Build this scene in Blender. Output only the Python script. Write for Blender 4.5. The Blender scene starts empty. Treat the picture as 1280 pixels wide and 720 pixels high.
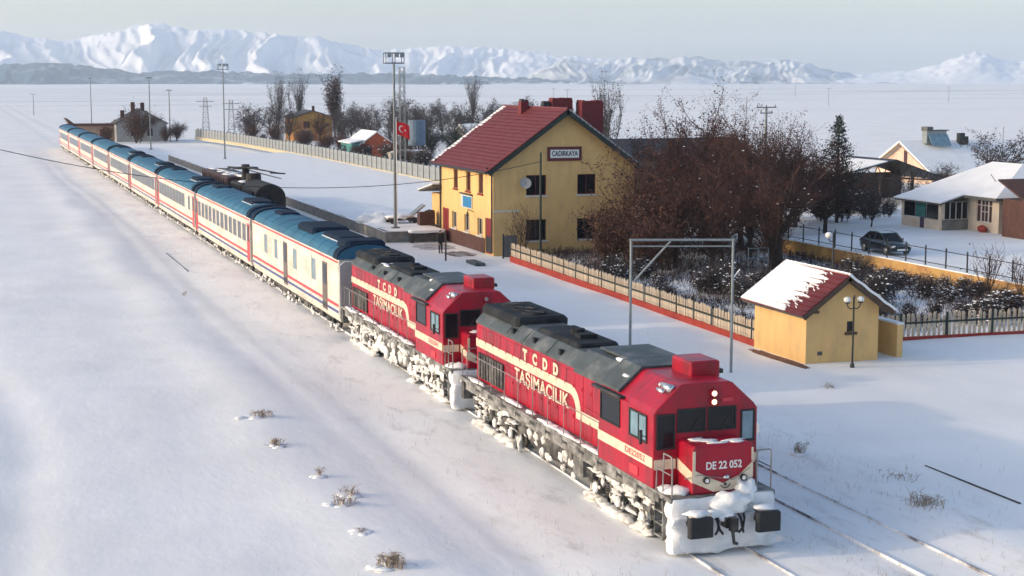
import bpy, bmesh, math, random
import numpy as np
from mathutils import Vector, Matrix, noise

S = bpy.context.scene
COL = S.collection
R = math.radians

# ------------------------------------------------------------------ camera
CAM_H = 12.8
PITCH, YAW = 7.43, 19.06          # degrees below the horizon, to the right of the track direction (+Y)
cam = bpy.data.objects.new('camera', bpy.data.cameras.new('camera'))
COL.objects.link(cam)
cam.location = (0, 0, CAM_H)
cam.rotation_euler = (R(90 - PITCH), 0, -R(YAW))
cam.data.sensor_width = 36
cam.data.lens = 36 * 1986 / 1280
cam.data.clip_start = 0.5
cam.data.clip_end = 60000
S.camera = cam

# ------------------------------------------------------------------ sky, sun, exposure
SUN_EL, SUN_AZ = 16.0, -82.0      # azimuth clockwise from +Y
W = bpy.data.worlds.new('World'); S.world = W
W.use_nodes = True
nt = W.node_tree
sky = nt.nodes.new('ShaderNodeTexSky')
sky.sky_type = 'NISHITA'
sky.sun_disc = False
sky.sun_elevation = R(SUN_EL)
sky.sun_rotation = R(SUN_AZ)
sky.altitude = 1200
sky.air_density = 1.0
sky.dust_density = 6.0
sky.ozone_density = 1.0
bg = nt.nodes['Background']
bg.inputs['Strength'].default_value = 0.15
nt.links.new(sky.outputs[0], bg.inputs['Color'])

sun = bpy.data.objects.new('sun', bpy.data.lights.new('sun', 'SUN'))
COL.objects.link(sun)
sun.data.energy = 1.1
sun.data.angle = R(1.2)
sun.data.color = (1.0, 0.79, 0.55)
sv = Vector((math.sin(R(SUN_AZ)) * math.cos(R(SUN_EL)), math.cos(R(SUN_AZ)) * math.cos(R(SUN_EL)), math.sin(R(SUN_EL))))
sun.rotation_euler = sv.to_track_quat('Z', 'Y').to_euler()
sun.location = (-60, 60, 60)

S.view_settings.view_transform = 'Standard'
S.view_settings.look = 'None'
S.view_settings.exposure = 0.9
S.view_settings.gamma = 1.0
S.render.engine = 'CYCLES'
S.cycles.max_bounces = 6
S.cycles.diffuse_bounces = 3
S.cycles.volume_bounces = 1
S.cycles.transparent_max_bounces = 8

# ------------------------------------------------------------------ helpers
class MB:
    """collects shapes; build() links them as one mesh object"""
    def __init__(self):
        self.v = []; self.f = []; self.mi = []; self.m = 0
    def add(self, vs, fs):
        o = len(self.v)
        self.v.extend([tuple(p) for p in vs])
        for f in fs:
            self.f.append([i + o for i in f]); self.mi.append(self.m)
        return self
    def box(self, x0, x1, y0, y1, z0, z1):
        vs = [(x, y, z) for z in (z0, z1) for y in (y0, y1) for x in (x0, x1)]
        return self.add(vs, [(0, 2, 3, 1), (4, 5, 7, 6), (0, 1, 5, 4), (2, 6, 7, 3), (0, 4, 6, 2), (1, 3, 7, 5)])
    def cbox(self, x0, x1, y0, y1, z0, z1, c):
        """box with chamfered vertical and top edges (c)"""
        def ring(z, k):
            a, b, d, e = x0 + k, x1 - k, y0 + k, y1 - k
            return [(a + c, d, z), (b - c, d, z), (b, d + c, z), (b, e - c, z), (b - c, e, z), (a + c, e, z), (a, e - c, z), (a, d + c, z)]
        vs = ring(z0, 0) + ring(z1 - c, 0) + ring(z1, c * .9)
        fs = [tuple(range(7, -1, -1))]
        for l in range(2):
            for i in range(8):
                j = (i + 1) % 8
                fs.append((l * 8 + i, l * 8 + j, l * 8 + 8 + j, l * 8 + 8 + i))
        fs.append(tuple(range(16, 24)))
        return self.add(vs, fs)
    def fbox(self, o, u, u0, u1, d0, d1, z0, z1):
        """box in facade coordinates: u along the wall, d outward, z up"""
        o = Vector(o); u = Vector(u).normalized(); n = u.cross(Vector((0, 0, 1)))
        vs = []
        for z in (z0, z1):
            for d in (d1, d0):
                for a in (u0, u1):
                    p = o + u * a + n * d; vs.append((p.x, p.y, o.z + z))
        return self.add(vs, [(0, 2, 3, 1), (4, 5, 7, 6), (0, 1, 5, 4), (2, 6, 7, 3), (0, 4, 6, 2), (1, 3, 7, 5)])
    def prism(self, pts, axis, a0, a1):
        """closed profile pts (2D) swept along axis 'x','y','z' from a0 to a1"""
        n = len(pts)
        def mk(p, a):
            if axis == 'y': return (p[0], a, p[1])
            if axis == 'x': return (a, p[0], p[1])
            return (p[0], p[1], a)
        vs = [mk(p, a0) for p in pts] + [mk(p, a1) for p in pts]
        fs = [tuple(range(n))[::-1], tuple(range(n, 2 * n))]
        for i in range(n):
            j = (i + 1) % n
            fs.append((i, j, n + j, n + i))
        return self.add(vs, fs)
    def tube(self, p, q, r0, r1=None, n=6, cap=True):
        if r1 is None: r1 = r0
        p = Vector(p); q = Vector(q); d = q - p
        if d.length < 1e-6: return self
        d.normalize()
        a = d.cross(Vector((0, 0, 1)))
        if a.length < 1e-3: a = d.cross(Vector((1, 0, 0)))
        a.normalize(); b = d.cross(a)
        vs = []
        for c, r in ((p, r0), (q, r1)):
            for i in range(n):
                t = 2 * math.pi * i / n
                vs.append(c + a * (r * math.cos(t)) + b * (r * math.sin(t)))
        fs = [(i, (i + 1) % n, n + (i + 1) % n, n + i) for i in range(n)]
        if cap: fs += [tuple(range(n))[::-1], tuple(range(n, 2 * n))]
        return self.add(vs, fs)
    def path(self, pts, r, n=6):
        for i in range(len(pts) - 1): self.tube(pts[i], pts[i + 1], r, r, n)
        return self
    def blob(self, c, rad, seed=0, sub=2, rough=.25, flat=0):
        bm = bmesh.new(); bmesh.ops.create_icosphere(bm, subdivisions=sub, radius=1)
        c = Vector(c); off = Vector((seed * 1.37 + .3, seed * .71, seed * 2.1))
        vs = []
        for w in bm.verts:
            k = 1 + rough * 2 * noise.noise(w.co * 1.6 + off) + rough * noise.noise(w.co * 4 + off)
            p = Vector((w.co.x * rad[0], w.co.y * rad[1], w.co.z * rad[2])) * k
            if flat and p.z < 0: p.z *= flat
            vs.append(c + p)
        fs = [tuple(l.index for l in f.verts) for f in bm.faces]
        bm.free()
        return self.add(vs, fs)
    def build(self, name, mat, parent=None, smooth=False, bevel=0, loc=None):
        me = bpy.data.meshes.new(name)
        me.from_pydata(self.v, [], self.f)
        mats = mat if isinstance(mat, (list, tuple)) else [mat]
        for m in mats: me.materials.append(m)
        if len(mats) > 1: me.polygons.foreach_set('material_index', self.mi)
        if smooth: me.polygons.foreach_set('use_smooth', [True] * len(me.polygons))
        me.update()
        o = bpy.data.objects.new(name, me); COL.objects.link(o)
        if parent: o.parent = parent
        if loc: o.location = loc
        if bevel:
            b = o.modifiers.new('bevel', 'BEVEL'); b.width = bevel; b.segments = 2; b.limit_method = 'ANGLE'; b.angle_limit = R(40)
        return o

def tag(o, label=None, cat=None, group=None, kind=None):
    if label: o['label'] = label
    if cat: o['category'] = cat
    if group: o['group'] = group
    if kind: o['kind'] = kind
    return o
def thing(name, label, cat, loc=(0, 0, 0), rz=0, group=None):
    o = bpy.data.objects.new(name, None); COL.objects.link(o)
    o.location = loc; o.rotation_euler = (0, 0, rz); o.empty_display_size = .3
    return tag(o, label, cat, group)
def copy_tree(o, parent=None, **kw):
    c = o.copy(); COL.objects.link(c); c.parent = parent
    for ch in list(o.children): copy_tree(ch, c)
    for k, v in kw.items(): c[k] = v
    return c
def share(o, loc, parent, rz=0, scale=None):
    c = o.copy(); COL.objects.link(c); c.parent = parent; c.location = loc
    c.rotation_euler = (0, 0, rz)
    if scale: c.scale = scale
    return c

def mat(name, col, rough=.6, metal=0, var=.12, scale=3.0, bump=0, bscale=30, dirt=None, dirt_amt=.0, dirt_scale=1.5, spec=.5, stretch=None, emit=0, coat=0, detail=6, ramp=(.42, .62)):
    m = bpy.data.materials.new(name); m.use_nodes = True
    t = m.node_tree; b = t.nodes['Principled BSDF']
    b.inputs['Roughness'].default_value = rough; b.inputs['Metallic'].default_value = metal
    b.inputs['Specular IOR Level'].default_value = spec
    if coat: b.inputs['Coat Weight'].default_value = coat; b.inputs['Coat Roughness'].default_value = .15
    tc = t.nodes.new('ShaderNodeTexCoord'); src = tc.outputs['Object']
    if stretch:
        mp = t.nodes.new('ShaderNodeMapping'); mp.inputs['Scale'].default_value = stretch
        t.links.new(src, mp.inputs['Vector']); src = mp.outputs[0]
    n = t.nodes.new('ShaderNodeTexNoise'); n.inputs['Scale'].default_value = scale; n.inputs['Detail'].default_value = detail
    t.links.new(src, n.inputs['Vector'])
    mr = t.nodes.new('ShaderNodeMapRange')
    mr.inputs['From Min'].default_value = .3; mr.inputs['From Max'].default_value = .7
    mr.inputs['To Min'].default_value = 1 - var; mr.inputs['To Max'].default_value = 1 + var
    t.links.new(n.outputs['Fac'], mr.inputs['Value'])
    mx = t.nodes.new('ShaderNodeVectorMath'); mx.operation = 'MULTIPLY'
    mx.inputs[0].default_value = col[:3]
    t.links.new(mr.outputs[0], mx.inputs[1])
    out = mx.outputs[0]
    if dirt:
        n2 = t.nodes.new('ShaderNodeTexNoise'); n2.inputs['Scale'].default_value = dirt_scale; n2.inputs['Detail'].default_value = 9; n2.inputs['Roughness'].default_value = .65
        t.links.new(src, n2.inputs['Vector'])
        r2 = t.nodes.new('ShaderNodeMapRange'); r2.inputs['From Min'].default_value = ramp[0]; r2.inputs['From Max'].default_value = ramp[1]
        r2.inputs['To Max'].default_value = dirt_amt
        t.links.new(n2.outputs['Fac'], r2.inputs['Value'])
        mc = t.nodes.new('ShaderNodeMix'); mc.data_type = 'RGBA'
        t.links.new(r2.outputs[0], mc.inputs['Factor']); t.links.new(out, mc.inputs[6]); mc.inputs[7].default_value = (*dirt, 1)
        out = mc.outputs[2]
    t.links.new(out, b.inputs['Base Color'])
    if bump:
        n3 = t.nodes.new('ShaderNodeTexNoise'); n3.inputs['Scale'].default_value = bscale; n3.inputs['Detail'].default_value = 5
        t.links.new(src, n3.inputs['Vector'])
        bp = t.nodes.new('ShaderNodeBump'); bp.inputs['Strength'].default_value = bump; bp.inputs['Distance'].default_value = .05
        t.links.new(n3.outputs['Fac'], bp.inputs['Height']); t.links.new(bp.outputs[0], b.inputs['Normal'])
    if emit:
        b.inputs['Emission Color'].default_value = (*col[:3], 1); b.inputs['Emission Strength'].default_value = emit
    return m

M = {}
SNOWC = (.82, .825, .83)
M['snow'] = mat('snow', SNOWC, .75, var=.04, scale=.8, bump=.35, bscale=9, spec=.25)
M['snow_cake'] = mat('snow_cake', (.70, .685, .66), .85, var=.12, scale=2.5, bump=.7, bscale=11, spec=.2, dirt=(.08, .07, .06), dirt_amt=.75, dirt_scale=2.0, ramp=(.52, .66))
M['snow_cake_white'] = mat('snow_cake_white', (.76, .75, .73), .85, var=.1, scale=2.5, bump=.6, bscale=11, spec=.2, dirt=(.13, .11, .10), dirt_amt=.7, dirt_scale=1.8, ramp=(.52, .7))
M['loco_red'] = mat('loco_red', (.40, .003, .024), .38, var=.14, scale=1.5, spec=.4, dirt=(.13, .016, .022), dirt_amt=.75, dirt_scale=1.6, stretch=(1, 1, .28), bump=.12, bscale=3)
M['cream'] = mat('cream', (.72, .60, .44), .45, var=.08, scale=3, dirt=(.42, .25, .2), dirt_amt=.35, dirt_scale=4)
M['white'] = mat('white_paint', (.80, .79, .76), .45, var=.06)
M['roof_grey'] = mat('roof_grey', (.065, .08, .088), .6, spec=.25, var=.25, scale=1.2, dirt=(.24, .25, .25), dirt_amt=.6, dirt_scale=.8, ramp=(.5, .7))
M['roof_soot'] = mat('roof_soot', (.014, .016, .019), .75, spec=.15, var=.3, scale=1.5, dirt=(.05, .055, .06), dirt_amt=.6, dirt_scale=1.0)
M['black'] = mat('black', (.012, .012, .013), .55, var=.3, dirt=(.09, .085, .08), dirt_amt=.4, dirt_scale=5)
M['rubber'] = mat('rubber', (.015, .016, .018), .7, var=.2)
M['under'] = mat('underframe', (.028, .026, .024), .7, var=.3, dirt=(.34, .325, .30), dirt_amt=.4, dirt_scale=2.0)
M['frame_grey'] = mat('frame_grey', (.10, .097, .09), .65, var=.2, dirt=(.48, .48, .47), dirt_amt=.6, dirt_scale=1.6)
M['rail_steel'] = mat('handrail_steel', (.25, .24, .23), .5, metal=.3, var=.2)
M['chrome'] = mat('chrome', (.75, .74, .72), .25, metal=.9, var=.1)
M['glass'] = mat('dark_glass', (.010, .012, .015), .10, var=.2, spec=.28)
M['glass_blue'] = mat('sky_glass', (.16, .26, .32), .08, var=.25, scale=2, spec=.8)
M['lamp'] = mat('lit_lamp', (1, .74, .46), .3, var=0, emit=.9)
M['coach_white'] = mat('coach_white', (.73, .67, .57), .42, var=.08, scale=.8, dirt=(.40, .34, .27), dirt_amt=.6, dirt_scale=.7, stretch=(1, .4, 1.4))
M['coach_blue_roof'] = mat('coach_blue_roof', (.008, .092, .175), .6, var=.25, scale=.6, dirt=(.02, .15, .24), dirt_amt=.6, dirt_scale=.35)
M['coach_dkblue'] = mat('coach_dark_blue', (.004, .014, .034), .75, spec=.15, var=.25)
M['coach_red'] = mat('coach_red', (.55, .03, .045), .4, var=.1)
M['coach_stripe_blue'] = mat('coach_stripe_blue', (.03, .05, .22), .4, var=.1)
M['coach_grey'] = mat('coach_grey', (.38, .38, .38), .5, var=.1)
# ------------------------------------------------------------------ ground
def smooth(a, b, x):
    t = np.clip((x - a) / (b - a), 0, 1); return t * t * (3 - 2 * t)
_rng = np.random.RandomState(7)
def vnoise(x, y, seed=0):
    """value noise on arrays"""
    xi = np.floor(x).astype(np.int64); yi = np.floor(y).astype(np.int64)
    fx = x - xi; fy = y - yi
    fx = fx * fx * (3 - 2 * fx); fy = fy * fy * (3 - 2 * fy)
    def h(a, b):
        n = (a * 374761393 + b * 668265263 + seed * 1442695) & 0xffffffff
        n = ((n ^ (n >> 13)) * 1274126177) & 0xffffffff
        return ((n ^ (n >> 16)) & 0xffff) / 65535.0
    return (h(xi, yi) * (1 - fx) + h(xi + 1, yi) * fx) * (1 - fy) + (h(xi, yi + 1) * (1 - fx) + h(xi + 1, yi + 1) * fx) * fy
def fbm(x, y, o=4, seed=0):
    s = 0; a = .5
    for i in range(o):
        s = s + a * vnoise(x, y, seed + i); x = x * 2.03 + 3.1; y = y * 2.03 + 1.7; a *= .5
    return s
PLAT_Z = 0.95
PLAT = dict(x0=31.6, y0=122.2, y1=262.0)
def ground_z(x, y):
    x = np.asarray(x, float); y = np.asarray(y, float)
    near = 1 - smooth(150, 420, np.hypot(x, y))
    z = (fbm(x * .09, y * .05, 3, 1) - .45) * .22 * near * (1 - .8 * smooth(13, 16.5, x) * (1 - smooth(32, 36, x)))
    z += (fbm(x * .5, y * .25, 3, 5) - .45) * .07 * near
    # ditch along the far left and the low drift left of the train
    d = x - (1.5 + .8 * np.sin(y * .13) - (y - 40) * .03)
    z -= .10 * np.exp(-(d / .9) ** 2) * near
    z += .13 * np.exp(-((x - 10.4 - .5 * np.sin(y * .21)) / 1.6) ** 2) * near
    z -= .07 * np.exp(-((x - 14.6 - .5 * np.sin(y * .11)) / 1.1) ** 2) * near
    z -= .045 * np.exp(-((y - 46.5 - .12 * x - .5 * np.sin(x * .5)) / .38) ** 2) * (1 - smooth(8, 12, x)) * near
    z -= .035 * np.exp(-((y - 67 - .1 * x - .6 * np.sin(x * .4)) / .5) ** 2) * (1 - smooth(6, 10, x)) * near
    for c in (12.5, 13.9): z -= .045 * np.exp(-((x - c - .35 * np.sin(y * .05)) / .36) ** 2) * near
    # shallow hollows along the rails, a soft bank right of the second track
    for c in (19.2, 24.1):
        z -= .05 * np.exp(-((x - c) / 1.5) ** 4)
    z += .18 * np.exp(-((x - 27.2) / 1.2) ** 2) * near * (.4 + fbm(y * .2, x * .1, 2, 9))
    # the yard behind the yellow wall is higher; the far plain rises gently to the right
    yard = smooth(58.3, 59.2, x) * (1 - smooth(108, 118, y) * (1 - smooth(62, 70, x))) * smooth(40, 60, y) * (1 - smooth(180, 260, y))
    z = z * (1 - yard) + yard * .88
    far = smooth(500, 5000, np.hypot(x, y))
    z += far * smooth(.35, 1.1, np.arctan2(x, y)) * 16 + far * (fbm(x * .0011, y * .0011, 3, 3) - .45) * 5
    return z
def axis(a, b, step, lo, hi, g=1.12):
    c = list(np.arange(a, b + 1e-6, step)); s = step
    while c[-1] < hi: s *= g; c.append(c[-1] + s)
    s = step
    while c[0] > lo: s *= g; c.insert(0, c[0] - s)
    return np.array(c)
xs = axis(-6, 60, .42, -9000, 14000)
ys = axis(30, 130, .5, -400, 16000, 1.07)
X, Y = np.meshgrid(xs, ys)
Z = ground_z(X, Y)
nx, ny = len(xs), len(ys)
me = bpy.data.meshes.new('snow_ground')
idx = np.arange(nx * ny).reshape(ny, nx)
fc = np.stack([idx[:-1, :-1], idx[:-1, 1:], idx[1:, 1:], idx[1:, :-1]], -1).reshape(-1, 4)
me.from_pydata(np.stack([X, Y, Z], -1).reshape(-1, 3).tolist(), [], fc.tolist())
me.polygons.foreach_set('use_smooth', [True] * len(me.polygons))
ground = bpy.data.objects.new('snow_ground', me); COL.objects.link(ground)
tag(ground, 'wide snow covered plain around the railway tracks', 'snow', kind='structure')
def ground_material():
    m = bpy.data.materials.new('snow_ground'); m.use_nodes = True
    t = m.node_tree; b = t.nodes['Principled BSDF']; L = t.links
    b.inputs['Roughness'].default_value = .75; b.inputs['Specular IOR Level'].default_value = .2
    g = t.nodes.new('ShaderNodeNewGeometry')
    def nz(scale, det, st=(1, 1, 1), rough=.55):
        mp = t.nodes.new('ShaderNodeMapping'); mp.inputs['Scale'].default_value = st
        L.new(g.outputs['Position'], mp.inputs['Vector'])
        n = t.nodes.new('ShaderNodeTexNoise'); n.inputs['Scale'].default_value = scale; n.inputs['Detail'].default_value = det; n.inputs['Roughness'].default_value = rough
        L.new(mp.outputs[0], n.inputs['Vector']); return n.outputs['Fac']
    def rng(v, a, b_, c=0., d=1.):
        r = t.nodes.new('ShaderNodeMapRange'); r.interpolation_type = 'SMOOTHSTEP'
        r.inputs['From Min'].default_value = a; r.inputs['From Max'].default_value = b_; r.inputs['To Min'].default_value = c; r.inputs['To Max'].default_value = d
        L.new(v, r.inputs['Value']); return r.outputs[0]
    def mul(a, b_):
        n = t.nodes.new('ShaderNodeMath'); n.operation = 'MULTIPLY'
        L.new(a, n.inputs[0])
        if isinstance(b_, float): n.inputs[1].default_value = b_
        else: L.new(b_, n.inputs[1])
        return n.outputs[0]
    def mix(f, a, b_):
        n = t.nodes.new('ShaderNodeMix'); n.data_type = 'RGBA'
        L.new(f, n.inputs['Factor'])
        for i, c in ((6, a), (7, b_)):
            if isinstance(c, tuple): n.inputs[i].default_value = (*c, 1)
            else: L.new(c, n.inputs[i])
        return n.outputs[2]
    sx = t.nodes.new('ShaderNodeSeparateXYZ'); L.new(g.outputs['Position'], sx.inputs[0])
    base = mix(rng(nz(.12, 6), .35, .65), (.80, .795, .785), (.87, .865, .855))
    # thin trodden and grass-flecked snow beside and between the tracks
    trk = mul(rng(sx.outputs['X'], 12.5, 15.5), rng(sx.outputs['X'], 32, 27))
    grit = mul(trk, rng(nz(1.1, 9, (1, .35, 1), .7), .50, .75))
    base = mix(mul(grit, .55), base, (.40, .37, .35))
    fleck = rng(nz(2.2, 10, (1, .6, 1), .8), .64, .74)
    base = mix(mul(mul(fleck, rng(sx.outputs['Y'], 150, 60)), .22), base, (.30, .26, .22))
    # far plain: stubble and scrub breaking the snow
    farm = rng(sx.outputs['Y'], 330, 1500)
    base = mix(mul(mul(farm, rng(nz(.0045, 9, (.5, 2.0, 1), .68), .46, .66)), .55), base, (.34, .40, .43))
    L.new(base, b.inputs['Base Color'])
    h1 = nz(3.2, 6, (1, .7, 1)); h2 = nz(.7, 5, (1.6, .6, 1))
    ad = t.nodes.new('ShaderNodeMath'); ad.operation = 'MULTIPLY_ADD'; ad.inputs[1].default_value = .35
    L.new(h1, ad.inputs[0]); L.new(h2, ad.inputs[2])
    bp = t.nodes.new('ShaderNodeBump'); bp.inputs['Strength'].default_value = .2; bp.inputs['Distance'].default_value = .12
    L.new(ad.outputs[0], bp.inputs['Height']); L.new(bp.outputs[0], b.inputs['Normal'])
    return m
M['ground'] = ground_material()
me.materials.append(M['ground'])
from bisect import bisect_right
_xl, _yl = xs.tolist(), ys.tolist()
def gz(x, y):
    i = min(max(bisect_right(_xl, x) - 1, 0), nx - 2); j = min(max(bisect_right(_yl, y) - 1, 0), ny - 2)
    a = (x - _xl[i]) / (_xl[i + 1] - _xl[i]); b = (y - _yl[j]) / (_yl[j + 1] - _yl[j])
    return float((Z[j, i] * (1 - a) + Z[j, i + 1] * a) * (1 - b) + (Z[j + 1, i] * (1 - a) + Z[j + 1, i + 1] * a) * b)

# ------------------------------------------------------------------ raised platform with its concrete edge
M['concrete'] = mat('concrete', (.22, .205, .18), .8, var=.2, scale=2, bump=.3, bscale=8, dirt=(.09, .08, .07), dirt_amt=.6, dirt_scale=1.2)
plat = thing('platform', 'long raised snow covered platform with a grey concrete edge', 'platform', (0, 0, 0)); plat['kind'] = 'structure'
mb = MB()
mb.box(PLAT['x0'] + .02, 36.55, PLAT['y0'], PLAT['y1'], -.4, PLAT_Z - .02)
mb.box(36.56, 56.5, 125.2, PLAT['y1'], -.4, PLAT_Z - .021)
mb.build('platform_wall', M['concrete'], plat)
mb = MB()
random.seed(3)
def snow_sheet(mb, x0, x1, y0, y1, z, nxx, nyy, amp=.05, edge=.1):
    vs = []
    for j in range(nyy + 1):
        for i in range(nxx + 1):
            x = x0 + (x1 - x0) * i / nxx; y = y0 + (y1 - y0) * j / nyy
            h = z + amp * (noise.noise(Vector((x * .35, y * .2, 3.1))) + .5 * noise.noise(Vector((x * 1.2, y * .9, 9))))
            if i in (0, nxx) or (j == 0 and y0 < 124): h -= edge
            vs.append((x, y, h))
    w = nxx + 1
    mb.add(vs, [(j * w + i, j * w + i + 1, (j + 1) * w + i + 1, (j + 1) * w + i) for j in range(nyy) for i in range(nxx)])
snow_sheet(mb, PLAT['x0'] - .08, 36.57, PLAT['y0'] - .12, 125.14, PLAT_Z + .05, 8, 6)
snow_sheet(mb, PLAT['x0'] - .08, 56.5, 125.1, PLAT['y1'], PLAT_Z + .06, 46, 130)
mb.build('platform_snow', M['snow'], plat, smooth=True)

# ------------------------------------------------------------------ rails
M['rail_top'] = mat('rail', (.13, .12, .12), .5, var=.3, dirt=(.72, .74, .77), dirt_amt=1.0, dirt_scale=.5, ramp=(.38, .52))
def track(cx, y0, y1, label, g=.875, h=.012):
    t = thing('railway_track', label, 'railway track'); t['kind'] = 'structure'
    for s in (-1, 1):
        mb = MB(); y = y0
        while y < y1:
            e = min(y + 12, y1)
            mb.box(cx + s * g - .024, cx + s * g + .024, y, e - .02, -.12, h)
            mb.box(cx + s * g - .07, cx + s * g + .07, y, e - .02, -.16, -.10)
            y = e
        mb.build('rail', M['rail_top'], t)
    return t
track(19.2, 6, 330, 'railway track with snow filled rails under the red train')
track(24.1, 6, 330, 'snow buried railway track right of the red train', g=.82, h=.02)
o = MB().box(30.08, 30.13, 39.6, 44.7, -.2, max(gz(30.1, 40), gz(30.1, 42), gz(30.1, 44)) + .03).build('exposed_rail', M['black'])
tag(o, 'short dark length of rail showing through shaded snow at right', 'rail')
o = MB().box(14.22, 14.27, 108.7, 121.0, -.2, max(gz(14.2, 109), gz(14.2, 115), gz(14.2, 121)) + .02).build('exposed_rail', M['black'])
tag(o, 'short dark length of rail showing in bright snow left of coaches', 'rail')

# ------------------------------------------------------------------ mountains
FW = R(YAW)
def px_dir(px): return FW + math.atan((px - 640) * math.cos(R(PITCH)) / 1986)
def mountain(name, label, crest, dist, depth, base_t, matl, seed, carve=.5, freq=60, az0=-.55, az1=1.15, na=620, nr=46, base_z=-20, foot=.9, tf=.6):
    """crest: photo points of the skyline, turned into bearing and height at this range's distance"""
    cp = [(px_dir(p), CAM_H + (101 - q) / 1986 * dist) for p, q in crest]
    az = np.linspace(cp[0][0] - .25, cp[-1][0] + .12, na)
    H = np.interp(az, [c[0] for c in cp], [c[1] for c in cp])
    k = np.ones(9) / 9; H = np.convolve(np.pad(H, 4, 'edge'), k, 'valid')
    t = np.linspace(0, 1.35, nr)
    A, T = np.meshgrid(az, t)
    rr = dist - depth + depth * T + (fbm(A * 20, T * 0, 3, seed + 40) - .45) * depth * .35 * (T < 2)
    warp = (fbm(A * 25, T * 2.2, 3, seed) - .45) * .16
    rid = 1 - np.abs(2 * vnoise((A + warp * .35) * freq, T * tf + seed, seed + 2) - 1)
    rid2 = 1 - np.abs(2 * vnoise((A + warp * .3) * freq * 2.9, T * tf * 2.4, seed + 5) - 1)
    rid3 = 1 - np.abs(2 * vnoise((A + warp * .2) * freq * 7.3, T * tf * 6, seed + 6) - 1)
    prof = np.where(T < 1, smooth(0, 1, T) ** foot, np.clip(1 - (T - 1) * 1.6, 0, 1))
    cut = np.clip(np.sin(np.pi * np.clip(T, 0, 1)) , 0, 1)
    prof = prof * (1 - carve * cut * (1 - rid) - carve * .45 * cut * (1 - rid2) - carve * .16 * cut * (1 - rid3))
    hh = base_z + (H[None, :] - base_z) * prof + (fbm(A * 300, T * 18, 3, seed + 9) - .45) * dist * .0042 * np.clip(T, 0, 1)
    Xm = rr * np.sin(A); Ym = rr * np.cos(A)
    me = bpy.data.meshes.new(name)
    ii = np.arange(na * nr).reshape(nr, na)
    fc = np.stack([ii[:-1, :-1], ii[:-1, 1:], ii[1:, 1:], ii[1:, :-1]], -1).reshape(-1, 4)
    me.from_pydata(np.stack([Xm, Ym, hh], -1).reshape(-1, 3).tolist(), [], fc.tolist())
    me.polygons.foreach_set('use_smooth', [True] * len(me.polygons))
    me.materials.append(matl)
    o = bpy.data.objects.new(name, me); COL.objects.link(o)
    return tag(o, label, 'mountain', kind='structure')
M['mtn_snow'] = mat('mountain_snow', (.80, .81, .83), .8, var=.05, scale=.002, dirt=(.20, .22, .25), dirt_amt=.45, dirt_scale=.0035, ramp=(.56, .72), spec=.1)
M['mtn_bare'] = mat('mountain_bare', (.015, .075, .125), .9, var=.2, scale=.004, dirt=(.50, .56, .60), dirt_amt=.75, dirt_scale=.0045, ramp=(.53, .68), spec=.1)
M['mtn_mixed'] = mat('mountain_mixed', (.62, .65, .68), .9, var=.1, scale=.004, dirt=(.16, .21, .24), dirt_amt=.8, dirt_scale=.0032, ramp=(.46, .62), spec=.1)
mountain('mountains', 'long snowy mountain range with deep gullies on the left horizon',
         [(-700, 60), (-300, 50), (-100, 55), (0, 41), (40, 49), (75, 53), (110, 48), (150, 40), (190, 32), (215, 35), (245, 41), (300, 41), (345, 45), (400, 48), (430, 55), (475, 62), (520, 59), (560, 58), (610, 60), (660, 63), (700, 70), (760, 74), (860, 78), (1000, 88), (1100, 99)],
         9500, 2600, .3, M['mtn_snow'], 11, carve=.72, freq=52, nr=90, na=1100, tf=.55)
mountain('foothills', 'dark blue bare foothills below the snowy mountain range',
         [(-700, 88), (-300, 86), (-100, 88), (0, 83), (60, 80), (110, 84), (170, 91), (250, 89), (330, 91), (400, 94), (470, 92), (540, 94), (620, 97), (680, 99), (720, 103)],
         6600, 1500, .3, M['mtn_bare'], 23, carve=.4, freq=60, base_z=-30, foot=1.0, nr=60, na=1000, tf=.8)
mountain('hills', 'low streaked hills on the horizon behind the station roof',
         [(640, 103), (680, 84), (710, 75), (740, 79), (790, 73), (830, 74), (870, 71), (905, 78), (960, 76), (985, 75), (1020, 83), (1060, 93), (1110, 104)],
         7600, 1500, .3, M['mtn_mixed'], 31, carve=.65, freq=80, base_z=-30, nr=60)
mountain('peak', 'pale hazy cone shaped snow hill at the right end of horizon',
         [(980, 104), (1040, 95), (1100, 93), (1150, 88), (1180, 80), (1205, 71), (1222, 65), (1240, 72), (1262, 80), (1300, 74), (1400, 66), (1600, 70), (1900, 80), (2300, 86)],
         9000, 3200, .3, M['mtn_snow'], 47, carve=.12, freq=22, base_z=-10)
mountain('ridge', 'low brown tipped spur in the middle of the snowy horizon',
         [(800, 104), (835, 97), (850, 93), (868, 94), (885, 99), (910, 104)],
         6000, 500, .3, M['mtn_mixed'], 53, carve=.3, freq=50, base_z=-30, na=200, nr=24)
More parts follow.
